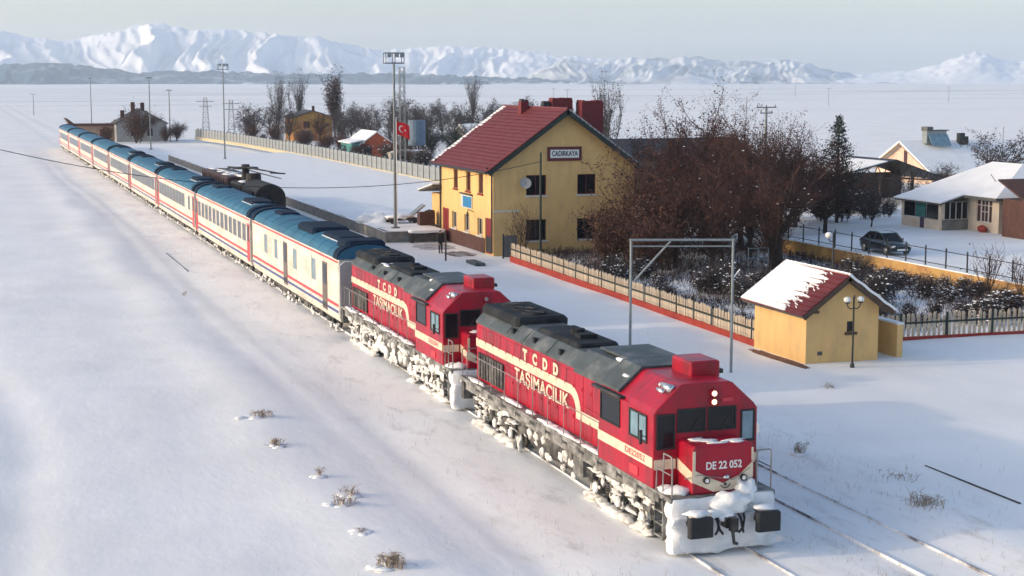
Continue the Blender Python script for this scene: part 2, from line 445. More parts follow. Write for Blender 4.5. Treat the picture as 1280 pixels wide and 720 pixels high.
# ------------------------------------------------------------------ lettering
_textcache = {}
def lettering(name, body, size, matl, parent, loc, side='left', space=1.0, extr=.006, off=.0, width=None):
    """flat raised letters; side: 'left' faces -X, 'front' faces -Y"""
    key = (body, size, space, extr, off)
    if key not in _textcache:
        c = bpy.data.curves.new('lettering', 'FONT'); c.body = body; c.size = size; c.extrude = extr
        c.align_x = 'CENTER'; c.align_y = 'CENTER'; c.space_character = space; c.offset = off
        c.resolution_u = 3
        o = bpy.data.objects.new('tmp', c); COL.objects.link(o)
        bpy.context.view_layer.update()
        dg = bpy.context.evaluated_depsgraph_get()
        me = bpy.data.meshes.new_from_object(o.evaluated_get(dg))
        bpy.data.objects.remove(o)
        _textcache[key] = me
    me = _textcache[key].copy(); me.name = name
    me.materials.clear(); me.materials.append(matl)
    if width:
        w = max(v.co.x for v in me.vertices) - min(v.co.x for v in me.vertices)
        for v in me.vertices: v.co.x *= width / w
    o = bpy.data.objects.new(name, me); COL.objects.link(o); o.parent = parent; o.location = loc
    o.rotation_euler = (R(90), 0, R(-90)) if side == 'left' else (R(90), 0, R(90)) if side == 'right' else (R(90), 0, 0)
    return o

def grid_blob_box(mb, x0, x1, y0, y1, z0, z1, n, amp, seed, fr=1.8):
    """closed box of subdivided faces pushed about by noise: caked snow"""
    bm = bmesh.new(); bmesh.ops.create_cube(bm, size=2)
    bmesh.ops.subdivide_edges(bm, edges=bm.edges, cuts=n, use_grid_fill=True)
    vs = []
    for v in bm.verts:
        c = v.co.copy()
        # round the box a little
        s = Vector((c.x * math.sqrt(1 - .12 * (c.y ** 2 + c.z ** 2) / 2), c.y * math.sqrt(1 - .12 * (c.x ** 2 + c.z ** 2) / 2), c.z * math.sqrt(1 - .12 * (c.x ** 2 + c.y ** 2) / 2)))
        p = Vector(((x0 + x1) / 2 + s.x * (x1 - x0) / 2, (y0 + y1) / 2 + s.y * (y1 - y0) / 2, (z0 + z1) / 2 + s.z * (z1 - z0) / 2))
        q = p * fr + Vector((seed, seed * 2.3, 0))
        p += Vector((noise.noise(q), noise.noise(q + Vector((5, 1, 2))), noise.noise(q + Vector((1, 9, 4))))) * amp
        p += Vector((noise.noise(q * 3), noise.noise(q * 3 + Vector((5, 1, 2))), noise.noise(q * 3 + Vector((1, 9, 4))))) * amp * .4
        vs.append(p)
    fs = [tuple(l.index for l in f.verts) for f in bm.faces]
    bm.free(); mb.add(vs, fs)

def framed_window(parent, o, u, u0, u1, z0, z1, pane, frame, fr=.05, proud=.03, mull=(), name='window', trans=(), rnd=0):
    """a frame standing proud of the wall with its pane set back inside it"""
    mb = MB()
    mb.fbox(o, u, u0 - fr, u0, -.04, proud, z0 - fr, z1 + fr); mb.fbox(o, u, u1, u1 + fr, -.04, proud, z0 - fr, z1 + fr)
    mb.fbox(o, u, u0, u1, -.04, proud, z1, z1 + fr); mb.fbox(o, u, u0, u1, -.04, proud, z0 - fr, z0)
    for m in mull: mb.fbox(o, u, m - .02, m + .02, -.03, proud - .008, z0, z1)
    for t in trans: mb.fbox(o, u, u0, u1, -.03, proud - .012, t - .02, t + .02)
    w = mb.build(name, frame, parent)
    MB().fbox(o, u, u0, u1, -.06, .006, z0, z1).build('pane', pane, w)
    return w

# ------------------------------------------------------------------ locomotives
M['white_lens'] = mat('unlit_lens', (.30, .29, .28), .2, var=.1)
def wheelset(parent, x, y, r, matl):
    mb = MB(); mb.tube((x - .06, y, r), (x + .06, y, r), r, r, 18); mb.tube((x - .1, y, r), (x + .1, y, r), r * .32, r * .32, 12)
    return mb.build('wheel', matl, parent)
def loco(y0, number, label, seed, heavy):
    rnd = random.Random(seed)
    t = thing('locomotive', label, 'locomotive', (19.3, y0, 0), 0, 'red diesel locomotives')
    red = M['loco_red']
    # underframe, walkway
    mb = MB(); mb.box(-1.42, 1.42, .6, 19.3, 1.08, 1.45); mb.box(-.6, .6, .8, 19.2, .8, 1.08)
    fr = mb.build('underframe', M['frame_grey'], t)
    mb = MB()
    mb.box(-1.58, 1.58, .25, 19.5, 1.45, 1.58)
    for k in range(12): mb.box(-1.60, -1.58, 1 + k * 1.5, 1.9 + k * 1.5, 1.3, 1.5)
    mb.build('walkway', M['frame_grey'], t)
    # snow lying on the walkway
    mb = MB()
    for k in range(26 if heavy else 18):
        yy = rnd.uniform(5.8, 18.8); mb.blob((rnd.uniform(-1.45, -1.3), yy, 1.58), (.13, rnd.uniform(.3, .9), rnd.uniform(.03, .08)), rnd.randint(0, 99), 2, .3)
    mb.blob((-1.1, .9, 1.6), (.4, .4, .16), 3); mb.blob((-1.3, 1.1, 1.62), (.25, .3, .12), 5)
    o = mb.build('walkway_snow', M['snow'], t, smooth=True); o['kind'] = 'stuff'
    # plough: a steel blade caked in snow
    mb = MB(); mb.box(-1.5, 1.5, .28, .55, .1, 1.4)
    pl = mb.build('plough', M['under'], t)
    mb = MB(); grid_blob_box(mb, -1.60, 1.60, .08, .60, .03, 1.10, 13, .11, seed, 2.6)
    grid_blob_box(mb, -1.60, 1.60, .20, .70, 1.0, 1.57, 7, .05, seed + 3)
    mb.build('snow_crust', mat('plough_snow', (.74, .745, .76), .85, var=.10, scale=1.6, bump=.6, bscale=6, spec=.2, dirt=(.34, .33, .33), dirt_amt=.6, dirt_scale=1.3, ramp=(.52, .72)), pl, smooth=True)
    mb = MB(); mb.blob((.25, .2, 1.35), (.55, .3, .32), seed + 1, 3, .35); mb.blob((.75, .35, 1.6), (.3, .22, .34), seed + 2, 3, .35); mb.blob((-.2, .12, 1.12), (.4, .2, .16), seed + 4, 3, .3)
    mb.blob((-1.0, -.18, 1.24), (.34, .24, .1), seed + 5, 2, .25); mb.blob((1.02, -.15, 1.24), (.3, .22, .09), seed + 6, 2, .25); mb.blob((0, -.02, 1.0), (.3, .18, .12), seed + 7, 2, .3)
    mb.build('snow_heap', M['snow'], pl, smooth=True)
    for x in (-1.0, 1.03):
        b = MB().tube((x, -.3, .93), (x, .25, .93), .16, .2, 12).build('buffer', M['black'], t)
        MB().cbox(x - .36, x + .36, -.52, -.30, .64, 1.2, .05).build('buffer_plate', M['rubber'], b, bevel=.02)
    mb = MB(); mb.box(-.16, .16, -.28, .1, .78, 1.06); mb.box(-.09, .09, -.5, -.26, .72, 1.1); mb.tube((-.05, -.42, .78), (.02, -.4, .36), .05, .04, 8); mb.tube((.0, -.42, .4), (.12, -.38, .36), .045, .045, 8)
    mb.build('coupler', M['black'], t)
    for x, d in ((-.42, .25), (-.3, -.1), (.33, .12), (.5, -.2)):
        pts = [(x, .05, 1.12), (x + d * .2, -.12, .98), (x + d * .5, -.16, .72), (x + d, -.1, .58)]
        MB().path(pts, .035, 6).build('brake_hose', M['rubber'], t)
    # nose
    NX, NW = .06, .92
    mb = MB(); mb.prism([(NX - NW, 1.58), (NX + NW, 1.58), (NX + NW, 2.86), (NX + NW - .06, 2.94), (NX - NW + .06, 2.94), (NX - NW, 2.86)], 'y', .42, 1.42)
    ns = mb.build('nose', red, t, bevel=.05)
    # cream chevron and edge strips on the nose front
    def band(pts, y, th=.012):
        return MB().prism([(p[0] + NX, p[1]) for p in pts], 'y', y - th, y)
    band([(-.91, 2.30), (-.5, 2.08), (-.0, 1.86), (.5, 2.06), (.91, 2.42), (.91, 1.98), (.55, 1.75), (.3, 1.66), (-.3, 1.64), (-.62, 1.80), (-.91, 1.93)][::-1], .415).build('cream_chevron', M['cream'], ns)
    MB().box(NX - .92, NX - .84, .404, .418, 1.93, 2.80).build('cream_edge', M['cream'], ns)
    MB().box(NX + .86, NX + .92, .404, .418, 2.42, 2.80).build('cream_edge', M['cream'], ns)
    MB().prism([(.44, 2.22), (1.40, 2.42), (1.40, 2.10), (.44, 1.92)], 'x', NX - NW - .012, NX - NW + .004).build('cream_stripe', M['cream'], ns)
    lettering('number', number, .30, M['white'], ns, (NX + .02, .408, 2.36), 'front', 1.0, .006, .006, width=1.08)
    for x in (-.52, .60):
        ml = MB().tube((NX + x, .33, 1.98), (NX + x, .42, 1.98), .095, .095, 14).build('marker_light', M['black'], ns)
        MB().tube((NX + x, .322, 1.98), (NX + x, .332, 1.98), .06, .06, 12).build('lens', M['chrome'], ml)
    # winged wheel emblem and the horn-shaped lamp above it
    mb = MB()
    for k in range(9):
        a = R(200 + k * 17.5); mb.tube((NX + .06 + .14 * math.cos(a), .395, 1.85 + .12 * math.sin(a)), (NX + .06 + .14 * math.cos(a + R(17.5)), .395, 1.85 + .12 * math.sin(a + R(17.5))), .018, .018, 5)
    mb.tube((NX + .06, .385, 1.83), (NX + .06, .40, 1.83), .05, .05, 10)
    mb.build('emblem', M['under'], ns)
    MB().blob((NX + .07, .36, 2.04), (.1, .07, .06), 8, 2, .15).build('nose_lamp', M['chrome'], ns, smooth=True)
    mb = MB(); mb.path([(NX - .98, .8, 1.95), (NX - 1.02, .5, 2.05), (NX - .75, .36, 2.15), (NX - .6, .36, 2.12), (NX + .3, .36, 1.95), (NX + .8, .36, 2.25)], .012, 5)
    mb.build('grab_rail', M['rail_steel'], ns)
    MB().box(NX + .74, NX + .86, .38, .41, 1.5, 1.72).build('red_flag_plate', M['coach_red'], ns)
    mb = MB()
    for k in range(7): mb.blob((NX + rnd.uniform(-.5, .6), rnd.uniform(.6, 1.25), 2.945), (rnd.uniform(.15, .35), rnd.uniform(.08, .2), .022), seed + k, 2, .35)
    mb.build('nose_snow', M['snow'], ns, smooth=True)
    # cab
    prof = [(-1.6, 1.58), (1.6, 1.58), (1.6, 3.68), (1.5, 3.82), (.82, 4.44), (.7, 4.48), (-.7, 4.48), (-.82, 4.44), (-1.5, 3.82), (-1.6, 3.68)]
    cb = MB().prism(prof, 'y', 1.4, 5.4).build('cab', red, t, bevel=.04)
    fo, fu = (0, 1.4, 0), (1, 0, 0)
    for a, b, z0, z1, g in ((-.84, -.06, 3.16, 3.74, 'glass'), (.10, .88, 3.16, 3.74, 'glass')):
        w = framed_window(cb, fo, fu, a, b, z0, z1, M[g], M['rubber'], .045, .03, name='windscreen')
        MB().path([((a + b) / 2, 1.36, z0 - .02), ((a + b) / 2 + .2, 1.355, z0 + .32)], .012, 5).build('wiper', M['black'], w)
    dl = framed_window(cb, fo, fu, -1.46, -1.0, 2.72, 3.62, M['glass'], M['rubber'], .05, .03, name='corner_window')
    MB().fbox(fo, fu, -1.52, -.94, .002, .02, 1.66, 2.5).build('corner_door', red, cb, bevel=.01)
    framed_window(cb, fo, fu, 1.12, 1.46, 2.80, 3.60, M['glass_blue'], M['rubber'], .05, .03, name='corner_window')
    MB().fbox(fo, fu, -1.58, -.93, .018, .03, 2.12, 2.40).build('cream_stripe', M['cream'], cb)
    MB().fbox(fo, fu, .99, 1.58, .018, .03, 2.12, 2.40).build('cream_stripe', M['cream'], cb)
    so, su = (-1.6, 0, 0), (0, -1, 0)
    framed_window(cb, so, su, -2.98, -1.86, 2.84, 3.52, M['glass_blue'], M['rubber'], .06, .035, mull=(-2.4,), name='side_window')
    framed_window(cb, so, su, -5.18, -3.78, 2.86, 3.62, M['glass'], M['rubber'], .04, .03, name='side_window')
    MB().fbox(so, su, -5.4, -1.42, .004, .016, 2.16, 2.46).build('cream_stripe', M['cream'], cb)
    lettering('cab_number', number.replace(' ', ''), .24, M['coach_red'], cb, (-1.618, 2.62, 2.31), 'left', 1.0, .004, .003, width=1.4)
    MB().fbox(so, su, -3.0, -2.4, .003, .02, 1.72, 1.98).build('data_plate', M['coach_red'], cb)
    so2 = (1.6, 0, 0); su2 = (0, 1, 0)
    framed_window(cb, so2, su2, 1.86, 2.98, 2.84, 3.52, M['glass_blue'], M['rubber'], .06, .035, name='side_window')
    MB().fbox(so2, su2, 1.42, 5.4, .004, .016, 2.16, 2.46).build('cream_stripe', M['cream'], cb)
    # black strip over the side windows, standing in for the shade under the gutter
    MB().box(-1.72, -1.56, 3.5, 5.7, 3.72, 3.80).build('gutter_shade', M['black'], cb)
    mb = MB(); mb.tube((-1.68, 1.6, 3.0), (-1.9, 1.55, 3.1), .015); mb.box(-1.96, -1.88, 1.5, 1.56, 2.85, 3.25)
    mb.build('mirror', M['black'], cb)
    mb = MB(); mb.tube((1.66, 1.6, 3.0), (1.72, 1.55, 3.1), .015); mb.box(1.62, 1.72, 1.5, 1.56, 2.9, 3.2)
    mb.build('mirror', M['chrome'], cb)
    for z in (3.94, 4.18):
        hl = MB().tube((.20, 1.30, z), (.20, 1.42, z), .11, .11, 16).build('headlight', M['loco_red'], t)
        MB().tube((.20, 1.285, z), (.20, 1.305, z), .078, .078, 16).build('lens', M['white_lens'] if heavy else M['lamp'], hl)
    MB().box(.5, .82, 1.375, 1.41, 3.92, 4.02).build('number_board', M['coach_red'], t)
    mb = MB(); mb.cbox(-.02, .92, 2.4, 3.7, 4.42, 4.90, .05)
    ac = mb.build('air_conditioner', red, t, bevel=.02)
    MB().box(.90, 1.06, 2.5, 2.8, 4.5, 4.62).build('cable_box', M['black'], ac)
    mb = MB()
    for k in range(5): mb.box(.06, .84, 2.385, 2.4, 4.52 + k * .08, 4.55 + k * .08)
    mb.build('louvre', M['black'] if False else red, ac)
    mb = MB(); mb.tube((-1.02, 1.5, 4.34), (-1.02, 2.1, 4.34), .13, .09, 14); mb.tube((-1.02, 2.1, 4.34), (-1.02, 2.3, 4.34), .09, .05, 12); mb.tube((-.95, 1.9, 4.1), (-.98, 1.9, 4.3), .03)
    mb.tube((-1.25, 1.55, 4.28), (-1.25, 1.95, 4.28), .07, .05, 12)
    mb.build('horn', M['chrome'], t, smooth=True)
    # long hood
    HW = 1.15
    hp = [(-HW, 1.58), (HW, 1.58), (HW, 3.80), (-HW, 3.80)]
    hd = MB().prism(hp, 'y', 5.4, 18.7).build('hood', red, t, bevel=.02)
    y = 5.5; kk = 0
    pa = None
    while y < 18.5:
        w = .74 if y < 15.2 else .8
        for z0, z1 in ((1.70, 2.66), (2.68, 3.62)):
            if not (z0 < 2 and 15.0 < y):
                for sd in ((-1, 1) if z0 > 2 else (-1,)):
                    x0, x1 = (-HW - .022, -HW + .01) if sd < 0 else (HW - .01, HW + .022)
                    d = MB().box(x0, x1, y, min(y + w - .03, 18.66), z0, z1).build('hood_door', red, hd, bevel=.008)
                    if sd < 0: MB().box(-HW - .04, -HW - .02, y + .08, y + .13, (z0 + z1) / 2 - .06, (z0 + z1) / 2 + .06).build('latch', M['loco_red'], d)
        y += w
    # radiator grille low at the rear
    g = MB().box(-HW - .05, -HW + .01, 15.5, 18.4, 1.72, 2.66).build('radiator_grille', M['black'], hd)
    for k in range(9): MB().box(-HW - .075, -HW - .045, 15.55 + k * .32, 15.72 + k * .32, 1.74, 2.64).build('grille_slat', M['under'], g)
    # cream stripe with its rounded bend
    XS = -HW - .034
    pts_o, pts_i = [(18.68, 3.16), (8.75, 3.16)], [(18.68, 2.86), (8.85, 2.86)]
    for k in range(7):
        a = R(90 + k * 15)
        pts_o.append((8.75 + .85 * math.cos(a), 2.31 + .85 * math.sin(a)))
        pts_i.append((8.85 + .55 * math.cos(a), 2.31 + .55 * math.sin(a)))
    pts_o += [(7.9, 2.46), (5.42, 2.46), (5.42, 2.16)]; pts_i += [(8.3, 2.16)]
    mb = MB(); ring = pts_o + pts_i[::-1]
    # as quads to stay planar and valid
    def strip(o_, i_):
        n = min(len(o_), len(i_))
        for k in range(n - 1):
            a, b, c, d = o_[k], o_[k + 1], i_[k + 1], i_[k]
            for xx in (XS,):
                vs = [(xx, a[0], a[1]), (xx, b[0], b[1]), (xx, c[0], c[1]), (xx, d[0], d[1])]
                vs += [(xx + .02, p[1], p[2]) for p in vs]
                mb.add(vs, [(0, 1, 2, 3), (7, 6, 5, 4), (0, 4, 5, 1), (1, 5, 6, 2), (2, 6, 7, 3), (3, 7, 4, 0)])
    strip(pts_o[:9], pts_i[:9])
    strip([(8.3, 2.31), (8.3, 2.16)], [(7.9, 2.31), (7.9, 2.16)]); strip([(7.9, 2.46), (5.42, 2.46)], [(7.9, 2.16), (5.42, 2.16)])
    mb.build('cream_stripe', M['cream'], hd)
    for k, ch in enumerate('TCDD'): lettering('letter', ch, .50, M['cream'], hd, (XS - .002, 13.15 - k * 1.0, 3.39), 'left', 1.0, .008, .030, width=.46)
    lettering('lettering', 'TAŞIMACILIK', .64, M['cream'], hd, (XS - .002, 11.6, 2.545), 'left', 1.06, .008, .016, width=5.3)
    # roof: sloping shoulders, raised radiator section, hatches, fans
    rp = [(-HW - .03, 3.72), (HW + .03, 3.72), (HW + .03, 3.82), (.78, 4.22), (-.78, 4.22), (-HW - .03, 3.82)]
    rf = MB().prism(rp, 'y', 5.38, 18.74).build('roof', M['roof_grey'], t, bevel=.02)
    MB().prism([(-1.36, 3.70), (1.36, 3.70), (1.36, 3.88), (.86, 4.40), (-.86, 4.40), (-1.36, 3.88)], 'y', 5.36, 8.1).build('roof_front', M['roof_grey'], rf, bevel=.02)
    MB().prism([(-1.58, 3.84), (-1.50, 3.84), (-.80, 4.46), (.80, 4.46), (1.50, 3.84), (1.58, 3.84), (1.56, 3.92), (.84, 4.55), (-.84, 4.55), (-1.56, 3.92)], 'y', 3.95, 5.355).build('roof_cowl', M['roof_grey'], rf, bevel=.01)
    for a, b in ((8.2, 8.28), (11.0, 11.08), (13.4, 13.48), (15.2, 15.28)):
        MB().prism([(p[0] * 1.008, p[1] + (.02 if p[1] > 3.75 else 0)) for p in rp], 'y', a, b).build('roof_seam', M['roof_grey'], rf)
    MB().cbox(-1.0, 1.0, 14.6, 18.6, 4.15, 4.48, .12).build('radiator_housing', M['roof_soot'], rf, bevel=.02)
    MB().cbox(-.72, .72, 9.3, 13.2, 4.18, 4.36, .08).build('exhaust_hatch', M['roof_soot'], rf, bevel=.02)
    mb = MB(); mb.tube((0, 11.2, 4.3), (0, 11.2, 4.56), .26, .24, 12); mb.box(-.3, .3, 10.2, 10.7, 4.34, 4.5); mb.build('exhaust_stack', M['roof_soot'], rf)
    hp_ = MB().box(-.62, 1.05, 5.5, 7.7, 4.47, 4.53).build('hatch_plate', M['roof_grey'], rf, bevel=.01)
    MB().box(-.5, .9, 5.7, 7.5, 4.38, 4.47).build('hatch_curb', M['black'], hp_)
    mb = MB(); mb.blob((-.72, 5.75, 4.44), (.13, .25, .06), 2, 2, .2); mb.blob((-1.15, 4.3, 4.24), (.12, .3, .04), 6, 2, .3)
    if heavy:
        for k in range(6): mb.blob((rnd.uniform(-.9, .2), rnd.uniform(6, 17), 4.23), (.12, .5, .03), k, 2, .3)
    mb.build('roof_snow', M['snow'], rf, smooth=True)
    for yy in (15.5, 16.6, 17.7):
        f = MB().tube((0, yy, 4.46), (0, yy, 4.54), .48, .46, 20).build('fan', M['roof_soot'], rf)
        mb = MB()
        for k in range(6): mb.tube((0, yy, 4.55), (.44 * math.cos(k * R(60)), yy + .44 * math.sin(k * R(60)), 4.55), .015, .015, 4)
        mb.build('fan_guard', M['under'], f)
    # lifting lugs along the roof edge
    for yy in (9.9, 12.4, 14.6): MB().box(-1.12, -1.0, yy, yy + .2, 3.92, 4.1).build('lifting_lug', M['roof_soot'], rf)
    # fuel tank, air tanks, boxes
    tank = [(-1.38, .62), (-1.2, .36), (1.2, .36), (1.38, .62), (1.38, 1.08), (-1.38, 1.08)]
    mb = MB(); mb.prism(tank, 'y', 8.2, 12.2); mb.box(-1.40, -1.36, 9.0, 9.05, .4, 1.08); mb.box(-1.40, -1.36, 10.4, 10.45, .4, 1.08)
    mb.build('fuel_tank', M['under'], t, bevel=.05)
    MB().tube((-1.2, 12.4, .85), (-1.2, 13.3, .85), .24, .24, 14).build('air_tank', M['under'], t)
    MB().cbox(-1.42, -.8, 7.2, 8.0, .5, 1.1, .05).build('battery_box', M['frame_grey'], t)
    # bogies
    wl = None
    for cy in (4.15, 15.6):
        mb = MB()
        for s in (-1, 1):
            mb.prism([(cy - 2.5, .62), (cy - 2.3, .95), (cy + 2.3, .95), (cy + 2.5, .62), (cy + 2.2, .5), (cy + 1.3, .72), (cy - 1.3, .72), (cy - 2.2, .5)], 'x', s * 1.24 - .09, s * 1.24 + .09)
            for k in (-1.75, 0, 1.75):
                mb.box(s * 1.34 - .13, s * 1.34 + .13, cy + k - .2, cy + k + .2, .34, .72)
            for k in (-.9, .9):
                for q in range(4): mb.tube((s * 1.34, cy + k, .58 + q * .07), (s * 1.34, cy + k, .62 + q * .07), .15, .15, 10)
            mb.tube((s * 1.42, cy - 1.4, 1.0), (s * 1.42, cy - .7, .8), .06, .05, 6)
            mb.tube((s * 1.4, cy - 2.4, .85), (s * 1.4, cy - 1.9, .85), .13, .13, 10)
            mb.tube((s * 1.4, cy + 1.9, .85), (s * 1.4, cy + 2.4, .85), .13, .13, 10)
        mb.box(-1.1, 1.1, cy - .5, cy + .5, .5, .9)
        bg_ = mb.build('bogie', M['under'], t)
        for k in (-1.75, 0, 1.75):
            for s in (-1, 1):
                wheelset(bg_, s * .96, cy + k, .52, M['under'])
                MB().tube((s * 1.40, cy + k, .52), (s * 1.52, cy + k, .52), .20, .15, 12).build('axle_box', M['snow_cake_white'], bg_)
                MB().tube((s * 1.36, cy + k + .55, .55), (s * 1.36, cy + k + .55, .95), .13, .13, 10).build('spring', M['under'], bg_)
        mb = MB()
        for k in range(30 if heavy else 16):      # slabs lying along the frame and its brackets
            yy = cy + rnd.uniform(-2.5, 2.5); zz = rnd.choice((.97, .97, .74, 1.12, .42)) + rnd.uniform(-.04, .04)
            mb.blob((-1.38 + rnd.uniform(-.06, .04), yy, zz), (rnd.uniform(.08, .15), rnd.uniform(.16, .5), rnd.uniform(.04, .10)), rnd.randint(0, 999), 2, .5)
        for k in range(22 if heavy else 9):      # smears packed against boxes, springs and wheels
            yy = cy + rnd.uniform(-2.5, 2.5)
            mb.blob((-1.36, yy, rnd.uniform(.25, .95)), (rnd.uniform(.06, .12), rnd.uniform(.08, .22), rnd.uniform(.10, .30)), rnd.randint(0, 999), 2, .5)
        for k in range(34 if heavy else 18):
            r = rnd.uniform(.03, .09)
            mb.blob((-1.42 + rnd.uniform(-.05, .08), cy + rnd.uniform(-2.6, 2.6), rnd.uniform(.1, 1.25)), (r, r * rnd.uniform(.8, 1.8), r), rnd.randint(0, 999), 1, .45)
        for k in range(12):
            mb.blob((-1.3, cy + rnd.uniform(-2.6, 2.6), rnd.uniform(.0, .12)), (.22, rnd.uniform(.3, .6), .12), rnd.randint(0, 999), 2, .35)
        o = mb.build('snow_crust', M['snow_cake_white' if heavy else 'snow_cake'], bg_, smooth=True); o['kind'] = 'stuff'
    mb = MB()
    for k in range(34 if heavy else 16):
        yy = rnd.uniform(6.8, 13.2); r = rnd.uniform(.1, .3 if heavy else .18)
        mb.blob((-1.36, yy, rnd.uniform(.3, 1.3 if heavy else 1.05)), (r * .5, r * 1.4, r), rnd.randint(0, 999), 2, .35)
    if heavy:
        for k in range(16): mb.blob((-1.45, rnd.uniform(1.0, 9.5), rnd.uniform(1.1, 1.55)), (.14, rnd.uniform(.3, .8), rnd.uniform(.12, .25)), rnd.randint(0, 999), 2, .35)
    o = mb.build('tank_snow', M['snow_cake_white' if heavy else 'snow_cake'], t, smooth=True); o['kind'] = 'stuff'
    # steps at the cab corner
    for sx in (-1, 1):
        mb = MB()
        for z in (.35, .7, 1.05): mb.box(sx * 1.5 - .1, sx * 1.5 + .1, .75, 1.25, z, z + .04)
        for yy in (.72, 1.26): mb.box(sx * 1.5 - .1, sx * 1.5 + .1, yy, yy + .03, .3, 1.5)
        mb.build('step_ladder', M['frame_grey'], t)
    # handrails
    def rail(pts, r=.02, name='handrail'):
        return MB().path(pts, r, 6).build(name, M['rail_steel'], t)
    for sx in (-1, 1):
        rail([(sx * 1.5, .35, 1.58), (sx * 1.5, .35, 2.62), (sx * 1.5, .42, 2.7), (sx * 1.1, .42, 2.7) if sx > 0 else (sx * 1.5, .9, 2.7), (sx * 1.1, .42, 1.58) if sx > 0 else (sx * 1.5, .95, 1.58)], .022)
        rail([(sx * 1.52, .4, 2.2), (sx * 1.52, 1.3, 2.2), (sx * 1.56, 1.3, 1.1)], .018)
        rail([(sx * 1.5, 5.6 + .0, 2.58), (sx * 1.5, 18.9, 2.58)], .017)
        for k in range(10):
            rail([(sx * 1.52, 5.6 + k * 1.47, 1.5), (sx * 1.5, 5.6 + k * 1.47, 2.58)], .017, 'handrail_post')
        # rear platform rails
        rail([(sx * 1.5, 19.45, 1.58), (sx * 1.5, 19.45, 2.62), (sx * .5, 19.45, 2.62), (sx * .5, 19.45, 1.58)], .02)
    mb = MB(); mb.box(-1.5, 1.5, 19.3, 19.6, .7, 1.5)
    mb.build('rear_beam', M['under'], t)
    for x in (-1.0, 1.0):
        b = MB().tube((x, 19.6, .93), (x, 20.0, .93), .16, .16, 12).build('buffer', M['black'], t)
        MB().tube((x, 20.0, .93), (x, 20.06, .93), .3, .3, 16).build('buffer_plate', M['rubber'], b)
    MB().box(-.1, .1, 19.6, 20.1, .75, 1.1).build('coupler', M['black'], t)
    # a window for the rear of the hood
    MB().box(-.3, .3, 18.69, 18.73, 1.7, 3.5).build('rear_door', red, hd, bevel=.01)
    return t
loco(37.9, 'DE 22 052', 'leading red diesel locomotive numbered DE 22 052 with snow caked plough', 5, False)
loco(58.25, 'DE 22 041', 'second red diesel locomotive coupled between leading locomotive and blue roofed coaches', 19, True)

